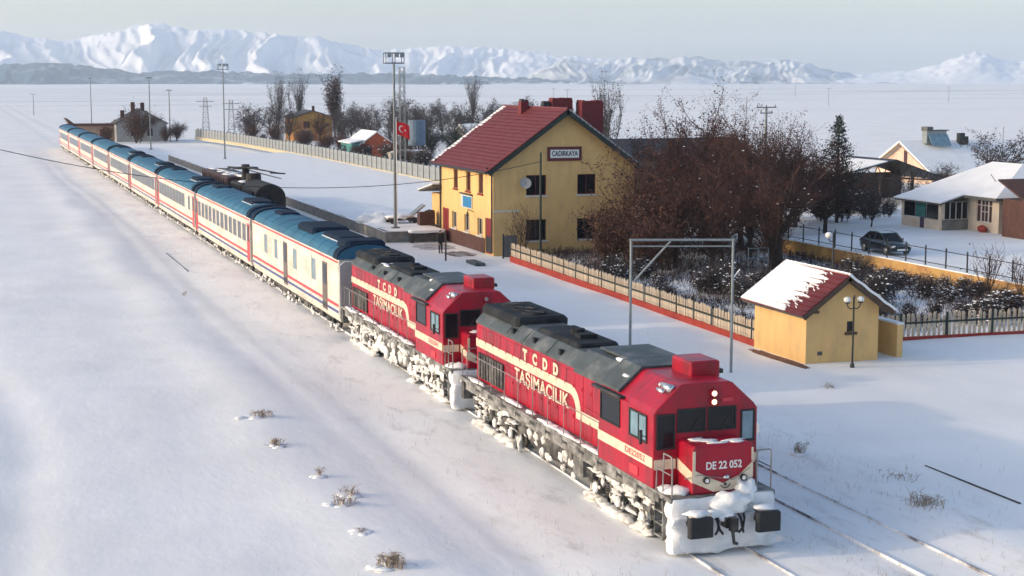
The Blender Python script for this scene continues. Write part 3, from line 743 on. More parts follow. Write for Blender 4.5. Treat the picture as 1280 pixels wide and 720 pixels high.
# ------------------------------------------------------------------ coaches
def coach(y0, L, label, wins, doors, seed, red_ends=True, van=False, end_mat='coach_red', detail=True, dx=0.0, ang=0.0):
    rnd = random.Random(seed)
    t = thing('railway_coach', label, 'coach', (19.3 + dx, y0, 0), ang, 'blue roofed passenger coaches')
    HB = 1.47
    bp = [(-HB + .1, .58), (HB - .1, .58), (HB, .95), (HB, 3.72), (HB - .04, 3.86), (-HB + .04, 3.86), (-HB, 3.72), (-HB, .95)]
    bd = MB().prism(bp, 'y', .35, L - .35).build('body', M['coach_white'], t, bevel=.03)
    arc = [(-HB - .03, 3.80)] + [(-(HB + .02) * math.cos(R(a)), 3.86 + .66 * math.sin(R(a))) for a in range(8, 90, 16)] + [(0, 4.53)]
    arc = arc + [(-p[0], p[1]) for p in arc[-2::-1]]
    rf = MB().prism(arc[::-1], 'y', .3, L - .3).build('roof', M['coach_blue_roof'], t)
    def hoop(y, w, d, m, name):
        MB().prism([(p[0] * (1 + d * .25), p[1] + (d if p[1] > 3.81 else -.01)) for p in arc[::-1]], 'y', y, y + w).build(name, m, rf)
    hoop(.32, 1.0, .09, M['coach_dkblue'], 'roof_end_band'); hoop(L - 1.32, 1.0, .09, M['coach_dkblue'], 'roof_end_band')
    if detail:
        k = 2.6
        while k < L - 2: hoop(k, .05, .014, M['coach_blue_roof'], 'roof_rib'); k += 2.35
        hb = MB().cbox(-.75, .75, 3.2, 7.2, 4.28, 4.66, .12).build('roof_unit', M['coach_dkblue'], rf, bevel=.03)
        mb = MB(); mb.box(-.83, -.74, 3.2, 7.2, 4.37, 4.43); mb.box(-.7, .3, 3.12, 3.2, 4.46, 4.5)
        mb.build('snow_edge', M['snow'], hb)
        MB().cbox(-.6, .6, L - 6, L - 3.4, 4.3, 4.62, .1).build('roof_unit', M['coach_dkblue'], rf, bevel=.03)
    if van:
        for a, b in ((.5, 2.6), (8.5, 12.8)): MB().cbox(-1.05, 1.1, a, b, 4.15, 4.70, .18).build('roof_unit', M['coach_dkblue'], rf, bevel=.04)
    # stripes
    X = -HB
    for x0, x1, s in ((X - .012, X + .003, -1), (-X - .003, -X + .012, 1)):
        MB().box(x0, x1, .4, L - .4, 1.34, 1.50).build('red_stripe', M['coach_red'], bd)
        MB().box(x0, x1, .4, L - .4, 1.02, 1.16).build('blue_stripe', M['coach_stripe_blue'], bd)
        MB().box(x0, x1, .4, L - .4, 3.60, 3.70).build('eave_stripe', M['coach_red'], bd)
    so, su = (X, 0, 0), (0, -1, 0)
    for a, b in wins:
        if detail: framed_window(bd, so, su, -b, -a, 2.12, 3.22, M['glass_blue'] if van else M['coach_glass'], M['coach_grey'], .045, .02)
        else: MB().box(X - .02, X + .01, a, b, 2.12, 3.22).build('window', M['coach_glass'], bd)
    for a, b in doors:
        d = MB().box(X - .03, X + .01, a, b, .86, 3.36).build('door', M['coach_door'] if van else M[end_mat], bd, bevel=.01)
        if detail:
            w = MB().box(X - .045, X - .02, a + .12, b - .12, 2.2, 3.25).build('pane', M['glass'], d)
            if van: MB().box(X - .045, X - .02, a + .1, b - .1, 1.0, 1.25).build('louvre', M['black'], d)
    if van:
        for y in (6.9, 14.6): MB().box(X - .014, X + .004, y, y + .04, .7, 3.6).build('panel_seam', M['coach_grey'], bd)
    # ends: bellows and buffers
    mb = MB(); mb.box(-.75, .75, .05, .35, 1.0, 3.6); mb.box(-.75, .75, L - .35, L - .05, 1.0, 3.6); mb.build('bellows', M['rubber'], t)
    if van:
        MB().box(-1.40, -.8, .28, .345, 1.0, 3.75).build('end_panel', M['coach_grey'], t); MB().box(.8, 1.40, .28, .345, 1.0, 3.75).build('end_panel', M['coach_grey'], t)
        mb = MB(); mb.path([(-1.44, .2, .9), (-1.44, .2, 3.5), (-1.2, .2, 3.7), (-.8, .2, 3.7)], .025); mb.path([(-.95, .2, .9), (-.95, .2, 2.2)], .02); mb.build('end_handrail', M['white'], t)
        mb = MB(); mb.box(-.4, .4, -.0, .06, 1.1, 3.2); mb.build('end_door', M['coach_dkblue'], t)
    mb = MB(); mb.box(-1.25, 1.25, 6.5, L - 6.5, .38, .6)
    for k in range(6): yy = rnd.uniform(7, L - 8); mb.box(-1.35, -.7, yy, yy + rnd.uniform(.6, 1.4), .22, .6)
    mb.build('underfloor', M['under'], t)
    for cy in (3.6, L - 3.6):
        mb = MB()
        for s in (-1, 1):
            mb.box(s * 1.18 - .07, s * 1.18 + .07, cy - 1.75, cy + 1.75, .42, .66)
            for k in (-1.25, 1.25): mb.box(s * 1.26 - .1, s * 1.26 + .1, cy + k - .2, cy + k + .2, .28, .62)
        mb.box(-1.2, 1.2, cy - .3, cy + .3, .4, .6)
        b = mb.build('bogie', M['black'], t)
        for k in (-1.25, 1.25):
            for s in (-1, 1): wheelset(b, s * .96, cy + k, .45, M['black'])
    mb = MB()
    for k in range(34):
        yy = rnd.uniform(.6, L - .6); r = rnd.uniform(.06, .16)
        mb.blob((-1.34, yy, rnd.uniform(.05, .5)), (r * .6, r * 2.2, r), rnd.randint(0, 999), 1, .35)
    o = mb.build('underframe_snow', M['snow_cake'], t, smooth=True); o['kind'] = 'stuff'
    return t
M['coach_glass'] = mat('coach_glass', (.055, .062, .062), .12, var=.35, scale=.6, spec=.7)
M['coach_door'] = mat('coach_door', (.13, .10, .09), .5, var=.2)
CL = 26.1
coach(78.25, 25.9, 'generator van with four windows and dark louvred doors, coupled to second locomotive',
      [(5.95, 6.75), (11.1, 11.9), (16.9, 17.7), (20.3, 21.1)], [(3.0, 4.1), (13.8, 14.9)], 1, van=True)
pat = [
    [(1.9 + k * 1.93, 1.9 + k * 1.93 + 1.25) for k in range(12)],
    [(2.9, 3.9)] + [(6.2 + k * 2.05, 6.2 + k * 2.05 + 1.72) for k in range(9)],
    [(1.9 + k * 2.2, 1.9 + k * 2.2 + 1.95) for k in range(10)],
]
ords = ['first', 'second', 'third', 'fourth', 'fifth', 'sixth', 'seventh', 'last']
for i in range(8):
    lab = f'{ords[i]} white passenger coach behind the generator van, blue roof and red doors' if i < 7 else 'last and farthest white passenger coach at the tail of the train'
    em = 'coach_red' if i not in (3, 4) else 'coach_maroon'
    M.setdefault('coach_maroon', mat('coach_maroon', (.22, .02, .05), .45, var=.1))
    coach(104.5 + i * 26.55, CL, lab, pat[0] if i == 0 else pat[1] if i == 1 else pat[2], [(.42, 1.32), (CL - 1.32, CL - .42)], 10 + i, end_mat=em, detail=i < 4)
# ------------------------------------------------------------------ materials for buildings
M['yellow_wall'] = mat('yellow_wall', (.74, .465, .185), .85, var=.06, scale=1.5, bump=.15, bscale=25, dirt=(.46, .30, .15), dirt_amt=.6, dirt_scale=1.1, ramp=(.48, .75), stretch=(1, 1, .45))
M['yellow_dark'] = mat('ochre_wall', (.50, .31, .10), .85, var=.12, scale=1.5, bump=.2, dirt=(.33, .13, .07), dirt_amt=.6, dirt_scale=.8)
M['red_tile'] = mat('red_tile', (.13, .014, .016), .6, var=.18, scale=2.5, bump=.2, bscale=12, dirt=(.17, .04, .036), dirt_amt=.4, dirt_scale=1.5)
M['red_brickpaint'] = mat('red_chimney', (.14, .010, .014), .7, var=.12, scale=3)
M['soffit'] = mat('soffit', (.10, .10, .09), .8, var=.2)
M['brown_wood'] = mat('brown_wood', (.075, .045, .03), .8, var=.35, scale=4, stretch=(6, 6, .6), bump=.2)
M['maroon'] = mat('maroon_wood', (.12, .022, .025), .6, var=.2)
M['door_red'] = mat('door_red', (.22, .014, .014), .5, var=.15)
M['plinth'] = mat('plinth_brown', (.085, .035, .025), .8, var=.25, scale=2)
M['window_white'] = mat('window_white', (.62, .60, .56), .5, var=.08)
M['iron'] = mat('iron', (.02, .022, .022), .55, var=.2)
M['grey_metal'] = mat('grey_metal', (.24, .265, .27), .5, metal=.3, var=.15, scale=2)
M['white_globe'] = mat('white_globe', (.75, .72, .68), .3, var=.04)
M['picket'] = mat('cream_picket', (.62, .50, .36), .8, var=.22, scale=1.3, dirt=(.30, .22, .16), dirt_amt=.6, dirt_scale=2.2)
M['fence_red'] = mat('fence_red', (.34, .028, .013), .75, var=.2, scale=1, dirt=(.30, .05, .03), dirt_amt=.5, dirt_scale=1)
M['fence_green'] = mat('fence_dark_rail', (.02, .03, .026), .7, var=.2)
M['plaster'] = mat('cream_plaster', (.66, .55, .42), .85, var=.07, scale=1.2, bump=.15, dirt=(.45, .33, .25), dirt_amt=.5, dirt_scale=.8)
M['sheet_blue'] = mat('blue_sign', (.03, .20, .42), .4, var=.1)
M['dish'] = mat('dish', (.36, .36, .35), .5, var=.08)
M['dirt'] = mat('bare_earth', (.16, .075, .05), .9, var=.3, scale=3, bump=.4, bscale=10)

def wall(mb, o, u, width, h, holes, th=.3):
    """wall slab with openings; holes are (u0,u1,z0,z1)"""
    us = sorted(set([0, width] + [v for q in holes for v in q[:2]])); zs = sorted(set([0, h] + [v for q in holes for v in q[2:]]))
    for i in range(len(us) - 1):
        cu = (us[i] + us[i + 1]) / 2; z = 0; run = None
        segs = []
        for j in range(len(zs) - 1):
            cz = (zs[j] + zs[j + 1]) / 2
            if any(a < cu < b and c < cz < d for a, b, c, d in holes): continue
            if segs and abs(segs[-1][1] - zs[j]) < 1e-6: segs[-1][1] = zs[j + 1]
            else: segs.append([zs[j], zs[j + 1]])
        for a, b in segs: mb.fbox(o, u, us[i], us[i + 1], -th, 0, a, b)
def inset_window(parent, o, u, u0, u1, z0, z1, frame, pane, depth=.14, fr=.07, mull=(), trans=(), sill=None, name='window'):
    mb = MB()
    mb.fbox(o, u, u0, u0 + fr, -depth - .06, -depth, z0, z1); mb.fbox(o, u, u1 - fr, u1, -depth - .06, -depth, z0, z1)
    mb.fbox(o, u, u0 + fr, u1 - fr, -depth - .06, -depth, z1 - fr, z1); mb.fbox(o, u, u0 + fr, u1 - fr, -depth - .06, -depth, z0, z0 + fr)
    for m in mull: mb.fbox(o, u, m - .03, m + .03, -depth - .05, -depth + .008, z0 + fr, z1 - fr)
    for t in trans: mb.fbox(o, u, u0 + fr, u1 - fr, -depth - .05, -depth + .004, t - .025, t + .025)
    w = mb.build(name, frame, parent)
    MB().fbox(o, u, u0 + .01, u1 - .01, -depth - .05, -depth - .03, z0 + .01, z1 - .01).build('pane', pane, w)
    if sill: MB().fbox(o, u, u0 - .1, u1 + .1, -.05, .1, z0 - .12, z0 - .005).build('sill', sill, w)
    return w
def tile_slope(parent, e0, e1, r0, r1, n, m, th=.05, name='tile_course'):
    """n overlapping courses between eave line e0-e1 and ridge line r0-r1"""
    e0, e1, r0, r1 = map(Vector, (e0, e1, r0, r1))
    nor = (e1 - e0).cross(r0 - e0).normalized()
    if nor.z < 0: nor = -nor
    for k in range(n):
        a, b = k / n, (k + 1.25) / n
        b = min(b, 1.0)
        A, B, C, D = e0.lerp(r0, a), e1.lerp(r1, a), e1.lerp(r1, b), e0.lerp(r0, b)
        vs = [A + nor * th * .9, B + nor * th * .9, C + nor * th * .1, D + nor * th * .1]
        vs += [A + nor * th * .35, B + nor * th * .35, C - nor * th * .4, D - nor * th * .4]
        MB().add(vs, [(0, 1, 2, 3), (7, 6, 5, 4), (0, 4, 5, 1), (1, 5, 6, 2), (2, 6, 7, 3), (3, 7, 4, 0)]).build(name, m, parent)
def slab(mb, a, b, c, d, th):
    """quad a-b-c-d thickened downward by th along its normal"""
    a, b, c, d = map(Vector, (a, b, c, d)); n = (b - a).cross(d - a).normalized()
    if n.z < 0: n = -n
    vs = [a, b, c, d, a - n * th, b - n * th, c - n * th, d - n * th]
    return mb.add(vs, [(0, 1, 2, 3), (7, 6, 5, 4), (0, 4, 5, 1), (1, 5, 6, 2), (2, 6, 7, 3), (3, 7, 4, 0)])

# ------------------------------------------------------------------ station building
def station():
    t = thing('station_building', 'two storey yellow station building with red gable roof and white name sign', 'building', (36.7, 110.4, 0))
    Wd, Ln, EH, RH, RX = 11.2, 13.4, 6.55, 10.55, 5.6
    fo, fu = (0, Ln, 0), (0, -1, 0)            # track side, faces -X
    up = [(Ln - 9.95, Ln - 8.85), (Ln - 6.65, Ln - 5.55), (Ln - 3.55, Ln - 2.45)]
    lo = [(Ln - 10.4, Ln - 9.2), (Ln - 7.15, Ln - 5.9), (Ln - 3.85, Ln - 2.6)]
    holes = [(a, b, 4.4, 5.9) for a, b in up] + [(a, b, 1.25, 2.55) for a, b in lo] + [(Ln - 13.0, Ln - 11.3, .05, 2.65), (Ln - 1.95, Ln - .35, .05, 2.7)]
    mb = MB(); wall(mb, fo, fu, Ln, EH, holes)
    go, gu = (0, 0, 0), (1, 0, 0)              # gable end, faces -Y
    gh = [(2.55, 4.15, 4.4, 5.9), (6.6, 8.1, 4.4, 5.9), (2.55, 4.15, 1.05, 2.6), (6.6, 8.1, 1.05, 2.6)]
    m2 = MB(); wall(m2, (.3, 0, 0), gu, Wd - .3, EH, [(a - .3, b - .3, c, d) for a, b, c, d in gh])
    m2.prism([(0, EH), (Wd, EH), (RX, RH)], 'y', .002, .3)
    ww = mb.build('wall', M['yellow_wall'], t)
    m2.build('gable_wall', M['yellow_wall'], t)
    mb = MB(); mb.box(Wd - .3, Wd, .3, Ln, 0, EH); mb.box(.3, Wd - .3, Ln - .3, Ln, 0, EH); mb.prism([(0, EH), (Wd, EH), (RX, RH)], 'y', Ln - .3, Ln)
    mb.build('rear_wall', M['yellow_wall'], t)
    MB().box(.4, Wd - .4, .4, Ln - .4, 3.2, 3.4).build('floor_slab', M['soffit'], t)
    # brown plinth and pale string course
    mb = MB(); mb.fbox(fo, fu, Ln - 11.25, Ln - 2.0, 0, .05, 0, 1.12); mb.build('plinth', M['plinth'], t)
    MB().fbox(go, gu, 0, 2.0, 0, .03, 3.22, 3.34).build('string_course', M['window_white'], t)
    for a, b in up: inset_window(t, fo, fu, a, b, 4.4, 5.9, M['maroon'], M['glass_brown'], mull=((a + b) / 2,), sill=M['door_red'])
    for a, b in lo: inset_window(t, fo, fu, a, b, 1.25, 2.55, M['window_white'], M['glass'], mull=((a + b) / 2,), sill=M['window_white'])
    for a, b, c, d in gh: inset_window(t, go, gu, a, b, c, d, M['maroon'] if c > 3 else M['iron'], M['glass'], mull=((a + b) / 2,), sill=M['window_white'])
    # doors
    d = MB().fbox(fo, fu, Ln - 13.0, Ln - 11.3, -.12, -.06, .05, 2.65).build('door', M['door_red'], t)
    for k in range(2): MB().fbox(fo, fu, Ln - 12.9 + k * .8, Ln - 12.2 + k * .8, -.055, -.03, .3, 2.4).build('door_panel', M['door_red'], d)
    d = MB().fbox(fo, fu, Ln - 1.95, Ln - .35, -.12, -.06, .05, 2.7).build('door', M['door_red'], t)
    MB().fbox(fo, fu, Ln - 1.85, Ln - .45, -.055, -.03, .15, 1.35).build('door_panel', M['iron'], d)
    MB().fbox(fo, fu, Ln - 1.85, Ln - .45, -.055, -.03, 1.45, 2.6).build('door_panel', M['door_red'], d)
    # blue plaque, lamp brackets, downpipes
    p = MB().fbox(fo, fu, Ln - 7.75, Ln - 5.0, .01, .09, 3.08, 4.1).build('plaque', M['window_white'], t)
    MB().fbox(fo, fu, Ln - 7.2, Ln - 5.1, .085, .11, 3.15, 3.98).build('plaque_face', M['sheet_blue'], p)
    MB().fbox(fo, fu, Ln - 7.8, Ln - 4.95, .0, .25, 4.12, 4.2).build('plaque_hood', M['iron'], p)
    mb = MB(); mb.path([(-.05, 4.6, 2.9), (-.5, 4.6, 3.1), (-.55, 4.6, 2.9)], .03); mb.tube((-.55, 4.6, 2.6), (-.55, 4.6, 2.92), .12, .06, 10); mb.build('wall_lamp', M['iron'], t)
    for yy in (.02, Ln - .1):
        MB().path([(-.12, yy, .2), (-.12, yy, 6.2), (-.55, yy, 6.5)], .07, 8).build('downpipe', M['iron'], t)
    # name sign
    s = MB().fbox(go, gu, 4.2, 6.9, .01, .08, 6.92, 7.96).build('name_sign', M['maroon'], t)
    MB().fbox(go, gu, 4.42, 6.68, .075, .095, 7.14, 7.74).build('sign_field', M['white'], s)
    lettering('sign_lettering', 'CADIRKAYA', .52, M['iron'], s, (5.55, -.1, 7.44), 'front', 1.0, .006, .012, width=2.05)
    # satellite dish
    mb = MB(); n = 16; rings = 4; c = Vector((2.35, -.45, 5.35)); ax = Vector((-.25, -.9, .35)).normalized()
    a = ax.cross(Vector((0, 0, 1))).normalized(); b = ax.cross(a)
    vs = [c - ax * .12]
    for q in range(1, rings + 1):
        r = .42 * q / rings
        for k in range(n): vs.append(c - ax * (.12 - .12 * (q / rings) ** 2) + a * r * math.cos(2 * math.pi * k / n) + b * r * math.sin(2 * math.pi * k / n))
    fs = [(0, 1 + k, 1 + (k + 1) % n) for k in range(n)]
    for q in range(rings - 1):
        for k in range(n): fs.append((1 + q * n + k, 1 + (q + 1) * n + k, 1 + (q + 1) * n + (k + 1) % n, 1 + q * n + (k + 1) % n))
    mb.add(vs, fs); d = mb.build('satellite_dish', M['dish'], t, smooth=True)
    mb = MB(); mb.path([c, c + ax * .4], .015); mb.path([(2.35, 0, 5.2), tuple(c - ax * .1)], .025); mb.build('dish_arm', M['iron'], d)
    # roof
    OV = .65
    e_l, e_r, zz = -OV, Wd + OV, 6.42 - .15
    sl = (RH - EH) / RX
    ze = EH - OV * sl + .12; zr = RH + .14
    y0, y1 = -.6, Ln + .7
    rf = thing_part('roof', t)
    mb = MB(); slab(mb, (e_l, y0, ze), (e_l, y1, ze), (RX, y1, zr), (RX, y0, zr), .14); slab(mb, (RX + .001, y0, zr), (RX + .001, y1, zr), (e_r, y1, ze), (e_r, y0, ze), .14)
    deck = mb.build('roof', M['soffit'], t)
    tile_slope(deck, (e_l - .06, y0 - .05, ze - .0), (e_l - .06, y1 + .03, ze), (RX, y0 - .05, zr + .04), (RX, y1 + .03, zr + .04), 19, M['red_tile'], .09)
    tile_slope(deck, (e_r + .06, y0 - .05, ze - .0), (e_r + .06, y1 + .03, ze), (RX, y0 - .05, zr + .04), (RX, y1 + .03, zr + .04), 19, M['red_tile'], .09)
    MB().tube((RX, y0 - .05, zr + .06), (RX, y1 + .03, zr + .06), .11, .11, 8).build('ridge_cap', M['red_tile'], deck)
    # gable board, gutter
    mb = MB()
    slab(mb, (e_l, y0 - .08, ze - .02), (e_l, y0, ze - .02), (RX, y0, zr - .02), (RX, y0 - .08, zr - .02), .3); slab(mb, (RX, y0 - .08, zr - .02), (RX, y0, zr - .02), (e_r, y0, ze - .02), (e_r, y0 - .08, ze - .02), .3)
    mb.build('barge_board', M['fence_green'], deck)
    MB().tube((e_l - .1, y0, ze - .05), (e_l - .1, y1, ze - .05), .09, .09, 8).build('gutter', M['iron'], deck)
    # snow: strip down the far verge, patches on the far slope and along the near right verge
    mb = MB(); rnd = random.Random(4)
    def on(s, y, d=.1):
        return Vector((e_l + (RX - e_l) * s, y, ze + (zr - ze) * s + d))
    for k in range(24):
        s = k / 24 + .01; w = rnd.uniform(.35, 1.0)
        slab(mb, on(s, y1 - w, .13), on(s, y1 + .02, .15), on(s + .03, y1 + .02, .15), on(s + .03, y1 - w, .13), .1)
    mb.build('roof_snow', M['snow'], deck)
    mb = MB()
    def on2(s, y, d=.1): return Vector((e_r + (RX - e_r) * s, y, ze + (zr - ze) * s + d))
    for k in range(30):
        s = k / 30; w = rnd.uniform(2, 6)
        slab(mb, on2(s, y0 - .05, .14), on2(s, y0 + w, .14), on2(s + .034, y0 + w, .14), on2(s + .034, y0 - .05, .14), .1)
    mb.build('roof_snow', M['snow'], deck)
    # chimneys
    def chim(x0, x1, yy0, yy1, z0, z1, pots, m, cap):
        c = MB().box(x0, x1, yy0, yy1, z0, z1).build('chimney', m, deck, bevel=.02)
        n = max(2, int((x1 - x0) / .28))
        for k in range(n):
            xx = x0 + (x1 - x0) * (k + .5) / n
            MB().box(xx - .09, xx + .09, yy0 + .02, yy1 - .02, z1 + .002, z1 + .10 + rnd.uniform(0, .08)).build('chimney_pot', cap, c)
    chim(4.75, 5.4, 7.4, 8.1, 9.4, 11.22, 2, M['red_brickpaint'], M['iron'])
    chim(5.95, 6.5, 5.6, 6.2, 9.4, 11.12, 2, M['iron'], M['iron'])
    chim(6.6, 8.3, 5.4, 6.3, 8.4, 11.35, 5, M['red_brickpaint'], M['red_brickpaint'])
    chim(8.75, 10.55, 4.6, 5.9, 6.8, 11.15, 6, M['red_brickpaint'], M['red_brickpaint'])
    # low snowy lean-to on the platform end
    an = MB().box(.25, 4.5, Ln + .002, Ln + 3.6, 0, 3.6).build('annex', M['yellow_wall'], t)
    mb = MB(); slab(mb, (-.75, Ln - .0, 4.45), (-.75, Ln + 4.2, 3.75), (4.8, Ln + 4.2, 3.75), (4.8, Ln + .0, 4.45), .12); r2 = mb.build('annex_roof', M['soffit'], an)
    mb = MB(); slab(mb, (-.8, Ln - .02 + .05, 4.56), (-.8, Ln + 4.25, 3.86), (4.85, Ln + 4.25, 3.86), (4.85, Ln + .03, 4.56), .1); mb.build('roof_snow', M['snow'], an, bevel=.03)
    return t
def thing_part(name, t): return None
M['glass_brown'] = mat('glass_brown', (.07, .03, .035), .2, var=.2, spec=.5)
station()

# ------------------------------------------------------------------ small yellow hut
def hut():
    t = thing('hut', 'small yellow hut with a red roof half covered in snow', 'hut', (35.75, 62.75, 0))
    Wd, Ln, EH, RX, RH = 3.75, 4.95, 2.58, 1.87, 3.92
    mb = MB()
    mb.box(0, .2, 0, Ln, -.2, EH); mb.box(Wd - .2, Wd, 0, Ln, -.2, EH); mb.box(.2, Wd - .2, Ln - .2, Ln, -.2, EH)
    wall(mb, (.2, 0, -.2), (1, 0, 0), Wd - .4, EH + .2, [(1.9, 2.3, 1.62, 2.12)], .2)
    mb.prism([(0, EH), (Wd, EH), (RX, RH)], 'y', .001, .2); mb.prism([(0, EH), (Wd, EH), (RX, RH)], 'y', Ln - .2, Ln)
    mb.build('wall', M['yellow_wall'], t)
    inset_window(t, (.2, 0, -.2), (1, 0, 0), 1.9, 2.3, 1.62, 2.12, M['brown_wood'], M['glass'], .1, .04, sill=M['brown_wood'])
    MB().box(.6, .85, -.012, .0, .42, .6).build('vent', M['soffit'], t)
    OV = .5; sl = (RH - EH) / RX; ze = EH - OV * sl + .1; zr = RH + .12; y0, y1 = -.5, Ln + .4
    mb = MB(); slab(mb, (-OV, y0, ze), (-OV, y1, ze), (RX, y1, zr), (RX, y0, zr), .12); slab(mb, (RX + .001, y0, zr), (RX + .001, y1, zr), (Wd + OV, y1, ze), (Wd + OV, y0, ze), .12)
    deck = mb.build('roof', M['soffit'], t)
    tile_slope(deck, (-OV - .04, y0 - .03, ze), (-OV - .04, y1 + .03, ze), (RX, y0 - .03, zr + .03), (RX, y1 + .03, zr + .03), 9, M['red_tile'], .07)
    tile_slope(deck, (Wd + OV + .04, y0 - .03, ze), (Wd + OV + .04, y1 + .03, ze), (RX, y0 - .03, zr + .03), (RX, y1 + .03, zr + .03), 9, M['red_tile'], .07)
    MB().tube((RX, y0, zr + .05), (RX, y1, zr + .05), .08, .08, 8).build('ridge_cap', M['red_tile'], deck)
    mb = MB(); slab(mb, (-OV, y0 - .08, ze), (-OV, y0 - .01, ze), (RX, y0 - .01, zr), (RX, y0 - .08, zr), .2); slab(mb, (RX, y0 - .08, zr), (RX, y0 - .01, zr), (Wd + OV, y0 - .01, ze), (Wd + OV, y0 - .08, ze), .2)
    mb.build('barge_board', M['brown_wood'], deck)
    MB().box(.15, .4, -.45, 0, 2.42, 2.54).build('eave_bracket', M['brown_wood'], deck)
    # snow with fingers that melt back toward the near verge
    rnd = random.Random(11); mb = MB(); n = 108
    def on(s, y, d): return Vector((-OV - .05 + (RX + OV + .05) * s, y, ze + (zr - ze) * s + d))
    nr_, nc = 64, 90
    keep = {}
    for k in range(nr_):
        s = (k + .5) / nr_; c = 9 * s; ci = int(c); fr = c - ci
        ln = random.Random(ci * 7 + 3).uniform(.2, 1.3); bs = random.Random(ci * 5 + 1).uniform(-.45, .35)
        edge = 1.75 + bs - ln * max(0, 1 - abs(fr - .45) / .5)
        for j in range(nc):
            y = y0 + (y1 + .05 - y0) * (j + .5) / nc
            q = y - y0 - .5 - edge + .55 * noise.noise(Vector((s * 16, y * 1.3, 2))) + .3 * noise.noise(Vector((s * 40, y * 4, 5)))
            keep[k, j] = q > 0 or (noise.noise(Vector((s * 30, y * 2.2, 9))) > .42 and y > y0 + .9)
    for k in range(nr_):
        j = 0
        while j < nc:
            if not keep[k, j]: j += 1; continue
            e = j
            while e < nc and keep[k, e]: e += 1
            ya, yb = y0 + (y1 + .05 - y0) * j / nc, y0 + (y1 + .05 - y0) * e / nc
            th = .09 + .05 * noise.noise(Vector((k * .2, ya, 1)))
            slab(mb, on(k / nr_ * .99, ya, th), on(k / nr_ * .99, yb, .16), on((k + 1) / nr_ * .99, yb, .16), on((k + 1) / nr_ * .99, ya, th), .1)
            j = e
    mb.build('roof_snow', M['snow'], deck, smooth=False)
    mb = MB()
    def on2(s, y, d): return Vector((Wd + OV + .06 - (Wd + OV + .06 - RX) * s, y, ze + (zr - ze) * s + d))
    for k in range(20):
        s0, s1 = k / 20, (k + 1) / 20
        slab(mb, on2(s0, y0 - .09, .15 + .02 * math.sin(k)), on2(s0, y1, .17), on2(s1, y1, .17), on2(s1, y0 - .09, .15 + .02 * math.sin(k + 1)), .11)
    mb.build('roof_snow', M['snow'], deck)
hut()
o = MB(); 
def patch(mb, pts, z):
    mb.add([(x, y, z) for x, y in pts], [tuple(range(len(pts)))])
rnd = random.Random(9)
def rough_patch(x0, x1, y0, y1, n=28):
    pts = []
    for k in range(n):
        a = 2 * math.pi * k / n; c, s = math.cos(a), math.sin(a)
        q = 1 / max(abs(c), abs(s)) ** .7 * rnd.uniform(.78, 1.05)
        pts.append(((x0 + x1) / 2 + (x1 - x0) / 2 * c * min(q, 1.25), (y0 + y1) / 2 + (y1 - y0) / 2 * s * min(q, 1.25)))
    return pts
def draped(name, label, x0, x1, y0, y1, m, lift=.02, cat='earth'):
    pts = rough_patch(x0, x1, y0, y1); mb = MB()
    c = ((x0 + x1) / 2, (y0 + y1) / 2)
    vs = [(c[0], c[1], gz(*c) + lift + .04)] + [(x, y, gz(x, y) + lift * .3) for x, y in pts]
    mid = [((x + c[0]) / 2, (y + c[1]) / 2) for x, y in pts]
    k = len(pts); vs += [(x, y, gz(x, y) + lift + .03) for x, y in mid]
    fs = [(0, 1 + k + i, 1 + k + (i + 1) % k) for i in range(k)] + [(1 + k + i, 1 + i, 1 + (i + 1) % k, 1 + k + (i + 1) % k) for i in range(k)]
    mb.add(vs, fs); o = mb.build(name, m); tag(o, label, cat, kind='structure'); return o
draped('bare_earth', 'strip of bare brown earth along the foot of yellow hut', 35.0, 35.7, 61.6, 67.6, M['dirt'])
draped('bare_earth', 'dark trodden patch in front of the station', 33.6, 36.0, 110.8, 114.5, mat('trodden', (.11, .09, .085), .9, var=.3, scale=2, dirt=(.6, .6, .6), dirt_amt=.7, dirt_scale=1.2))
draped('bare_earth', 'grey trodden snow beside the platform end', 32.8, 36.0, 115.8, 120.5, mat('trodden_grey', (.26, .26, .29), .9, var=.3, scale=2, dirt=(.65, .65, .66), dirt_amt=.8, dirt_scale=.9))

# low yellow wall right of the hut
t = thing('low_wall', 'low yellow wall with snow on top, right of the small hut', 'wall', (40.75, 63.1, 0))
MB().box(0, .3, 0, 4.2, -.2, 1.55).build('wall', M['yellow_wall'], t)
MB().box(-.03, .36, -.03, 4.2, 1.552, 1.66).build('snow_cap', M['snow'], t, bevel=.03)

# double globe lamp
t = thing('street_lamp', 'black double globe lamp post in front of the yellow hut', 'lamp', (37.3, 61.3, 0))
mb = MB(); mb.tube((0, 0, -.2), (0, 0, .25), .13, .09, 10); mb.tube((0, 0, .25), (0, 0, 3.2), .05, .04, 8); mb.tube((0, 0, 3.2), (0, 0, 3.35), .07, .03, 8)
mb.build('post', M['iron'], t)
for s in (-1, 1):
    MB().path([(0, 0, 2.75), (s * .18, 0, 2.72), (s * .3, 0, 2.82), (s * .34, 0, 2.98)], .025, 6).build('arm', M['iron'], t)
    gl = MB().tube((s * .34, 0, 2.98), (s * .34, 0, 3.04), .11, .13, 10).build('lamp_bowl', M['iron'], t)
    MB().blob((s * .34, 0, 3.14), (.17, .17, .14), 1, 2, 0).build('globe', M['white_globe'], gl, smooth=True)

